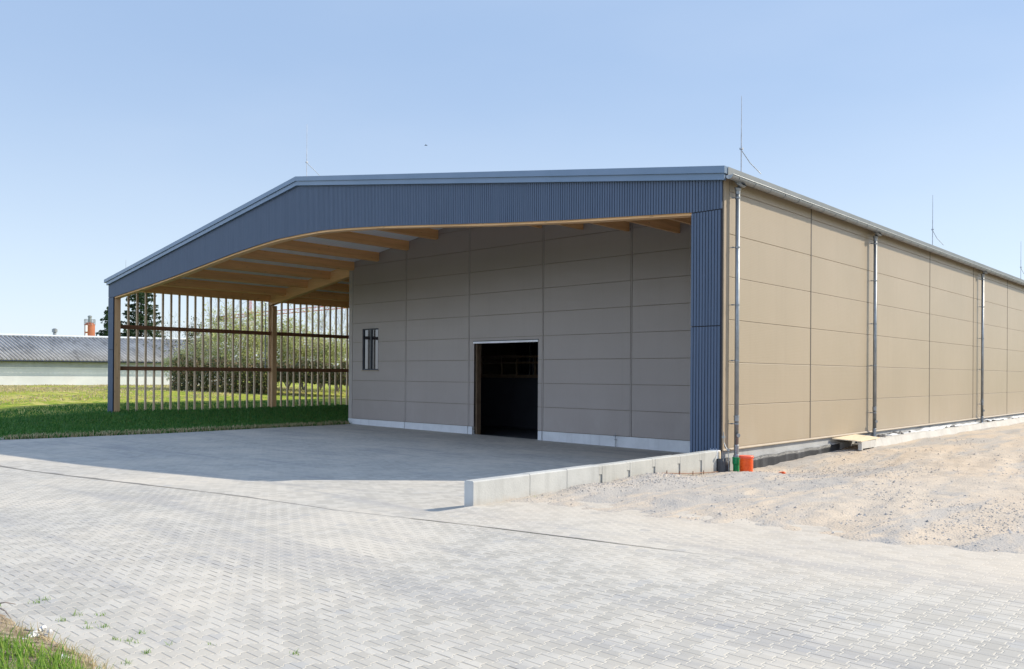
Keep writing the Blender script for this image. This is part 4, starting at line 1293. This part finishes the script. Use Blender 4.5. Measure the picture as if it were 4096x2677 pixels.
ye = nr.uniform(-8.2, 9, 2600); xe = edge_x(ye) - np.abs(nr.normal(0, .35, 2600)) + .12
blades('border_grass', np.stack([xe, ye, np.maximum(ground_fn(xe, ye), floor_z(xe, ye)) - .01], 1), .16, .03, 'grass_dry', 12, 1.0)
x = nr.uniform(-80, -43, 24000); y = nr.uniform(-10, 24, 24000)
k = vnoise(x, y, .35, 4) > .42
blades('dry_lawn_grass', np.stack([x[k], y[k], ground_fn(x[k], y[k]) - .01], 1), .12, .05, 'grass_dry', 2, .8)

# grass clump and dirt at the near left corner of the yard
def corner_pt(px, py, z=.6):
    a = (px - 1189.0) / 1934.6; b = (867.3 - py) / 1934.6
    rv = Vector((math.cos(-.748), -math.sin(-.748))); fv = Vector((math.sin(-.748), math.cos(-.748)))
    D = (z - 2.7) / b
    q = rv * (a * D) + fv * D
    return 9.516 + q.x, -17.359 + q.y
def dirt_patch():
    nrr = np.random.default_rng(5)
    c = [corner_pt(-40, 1395), corner_pt(40, 1440), corner_pt(120, 1480), corner_pt(200, 1510), corner_pt(270, 1555), corner_pt(330, 1640)]
    out = []
    for i in range(len(c) - 1):
        for t in np.linspace(0, 1, 14)[:-1]:
            p = np.array(c[i]) * (1 - t) + np.array(c[i + 1]) * t
            out.append(p + nrr.normal(0, .022, 2))
    return out, c
edge_pts, cc = dirt_patch()
back = Vector((-.9, -.45, 0)) 
vs, fs = [], []
K = 12
for p in edge_pts:
    for k in range(K):
        t = k / (K - 1)
        q = np.array(p) + np.array([-2.2, -1.6]) * t * .8
        z = .6 + .006 + .05 * ss(0, .25, np.array(t)) + (fbm(np.array(q[0]), np.array(q[1]), 6, 3) * .05 if k else -.02)
        vs.append((q[0], q[1], float(z)))
for i in range(len(edge_pts) - 1):
    for k in range(K - 1):
        a_ = i * K + k; fs.append((a_, a_ + K, a_ + K + 1, a_ + 1))
m = Mat('verge_soil', .95, 0, .1)
a1 = m.noise(9, 5, .7); a2 = m.noise(45, 4, .7)
c1 = m.mix(a1.ramp(.35, .65), (.42, .34, .25), (.27, .205, .14))
m.color(m.mix(a2.ramp(.55, .7) * .6, c1, (.50, .44, .36))).bump(a2 + a1, .02)
tag(raw_mesh('verge_soil', vs, fs, m.m, smooth=True), kind='structure')
pts = []; dry = []; nr = np.random.default_rng(23)
while len(pts) < 5200:
    px = nr.uniform(-160, 290); py = nr.uniform(1470, 1790)
    lim = np.interp(px, [-160, 0, 60, 120, 180, 235, 290], [1480, 1500, 1512, 1530, 1560, 1605, 1680]) + nr.exponential(9)
    if py < lim: continue
    x, y = corner_pt(px, py)
    pts.append((x, y, .62))
for _ in range(520):
    px = nr.uniform(-80, 300); lim = np.interp(px, [-160, 0, 60, 120, 180, 235, 290], [1425, 1450, 1468, 1490, 1518, 1550, 1600])
    x, y = corner_pt(px, lim + abs(nr.normal(0, 40))); dry.append((x, y, .62))
blades('verge_grass', pts, .155, .0085, 'grass', 4, .75)
blades('dry_grass', dry, .09, .006, 'grass_dry', 5, 1.6)
# small weeds in the paver joints
wp = []
for (px, py) in [(205, 1452), (210, 1463), (245, 1460), (300, 1492), (335, 1475), (395, 1500), (240, 1432), (185, 1432), (90, 1405), (108, 1398), (345, 1520), (300, 1545), (275, 1490), (318, 1497), (5, 1412), (690, 1520), (500, 1500), (150, 1445)]:
    for _ in range(nr.integers(6, 22)):
        x, y = corner_pt(px + nr.normal(0, 7), py + nr.normal(0, 1.6)); wp.append((x, y, .602))
for _ in range(60):
    wp.append((nr.normal(.06, .03), nr.normal(-6.55, .13), .6))
blades('joint_weeds', wp, .032, .005, 'grass', 6, 1.2)
# twigs and pale stones on the verge
tw = MB()
for (a0, b0, a1_, b1_) in ((-10, 1418, 40, 1417), (0, 1425, 30, 1452), (60, 1478, 110, 1493), (120, 1520, 150, 1512)):
    p = corner_pt(a0, b0); q = corner_pt(a1_, b1_); mid = ((p[0] + q[0]) / 2 + .01, (p[1] + q[1]) / 2)
    tw.tube([(p[0], p[1], .64), (mid[0], mid[1], .66), (q[0], q[1], .64)], [.007, .006, .004], 5)
tag(tw.build('verge_twigs', M['twig']), kind='stuff')
st = MB(); rr = random.Random(8)
for (px, py, s) in ((85, 1488, .05), (92, 1478, .035), (72, 1492, .03), (105, 1470, .03), (150, 1545, .05), (60, 1500, .025), (120, 1478, .022)):
    x, y = corner_pt(px, py); lump(st, x, y, .63, s, rr)
tag(st.build('pale_stones', simple('pale_stone', (.62, .61, .60), (.5, .49, .47), 8, .8)), kind='stuff')

# a small bird high above the hall
bx, by, bz = -35.9, 22.3, 19.2
b_ = empty('bird', (bx, by, bz), 'small dark bird flying high above the hall roof', 'bird')
a = MB(); a.tube([(bx - .22, by - .16, bz), (bx - .1, by - .07, bz + .02), (bx + .08, by + .06, bz + .03), (bx + .2, by + .14, bz + .02), (bx + .27, by + .19, bz + .01)], [.01, .05, .065, .04, .008], 7)
a.add([(bx - .05, by - .03, bz + .04), (bx + .1, by + .07, bz + .04), (bx - .22, by + .38, bz + .16), (bx - .05, by - .03, bz + .055), (bx + .1, by + .07, bz + .055), (bx - .22, by + .38, bz + .17)], [(0, 1, 2), (3, 5, 4), (0, 3, 4, 1), (1, 4, 5, 2), (2, 5, 3, 0)])
a.add([(bx - .05, by - .03, bz + .04), (bx + .1, by + .07, bz + .04), (bx + .28, by - .30, bz + .16), (bx - .05, by - .03, bz + .055), (bx + .1, by + .07, bz + .055), (bx + .28, by - .30, bz + .17)], [(0, 2, 1), (3, 4, 5), (0, 1, 4, 3), (1, 2, 5, 4), (2, 0, 3, 5)])
bo = a.build('body', M['frame_dark'], b_); bo.scale = (.42, .42, .42)
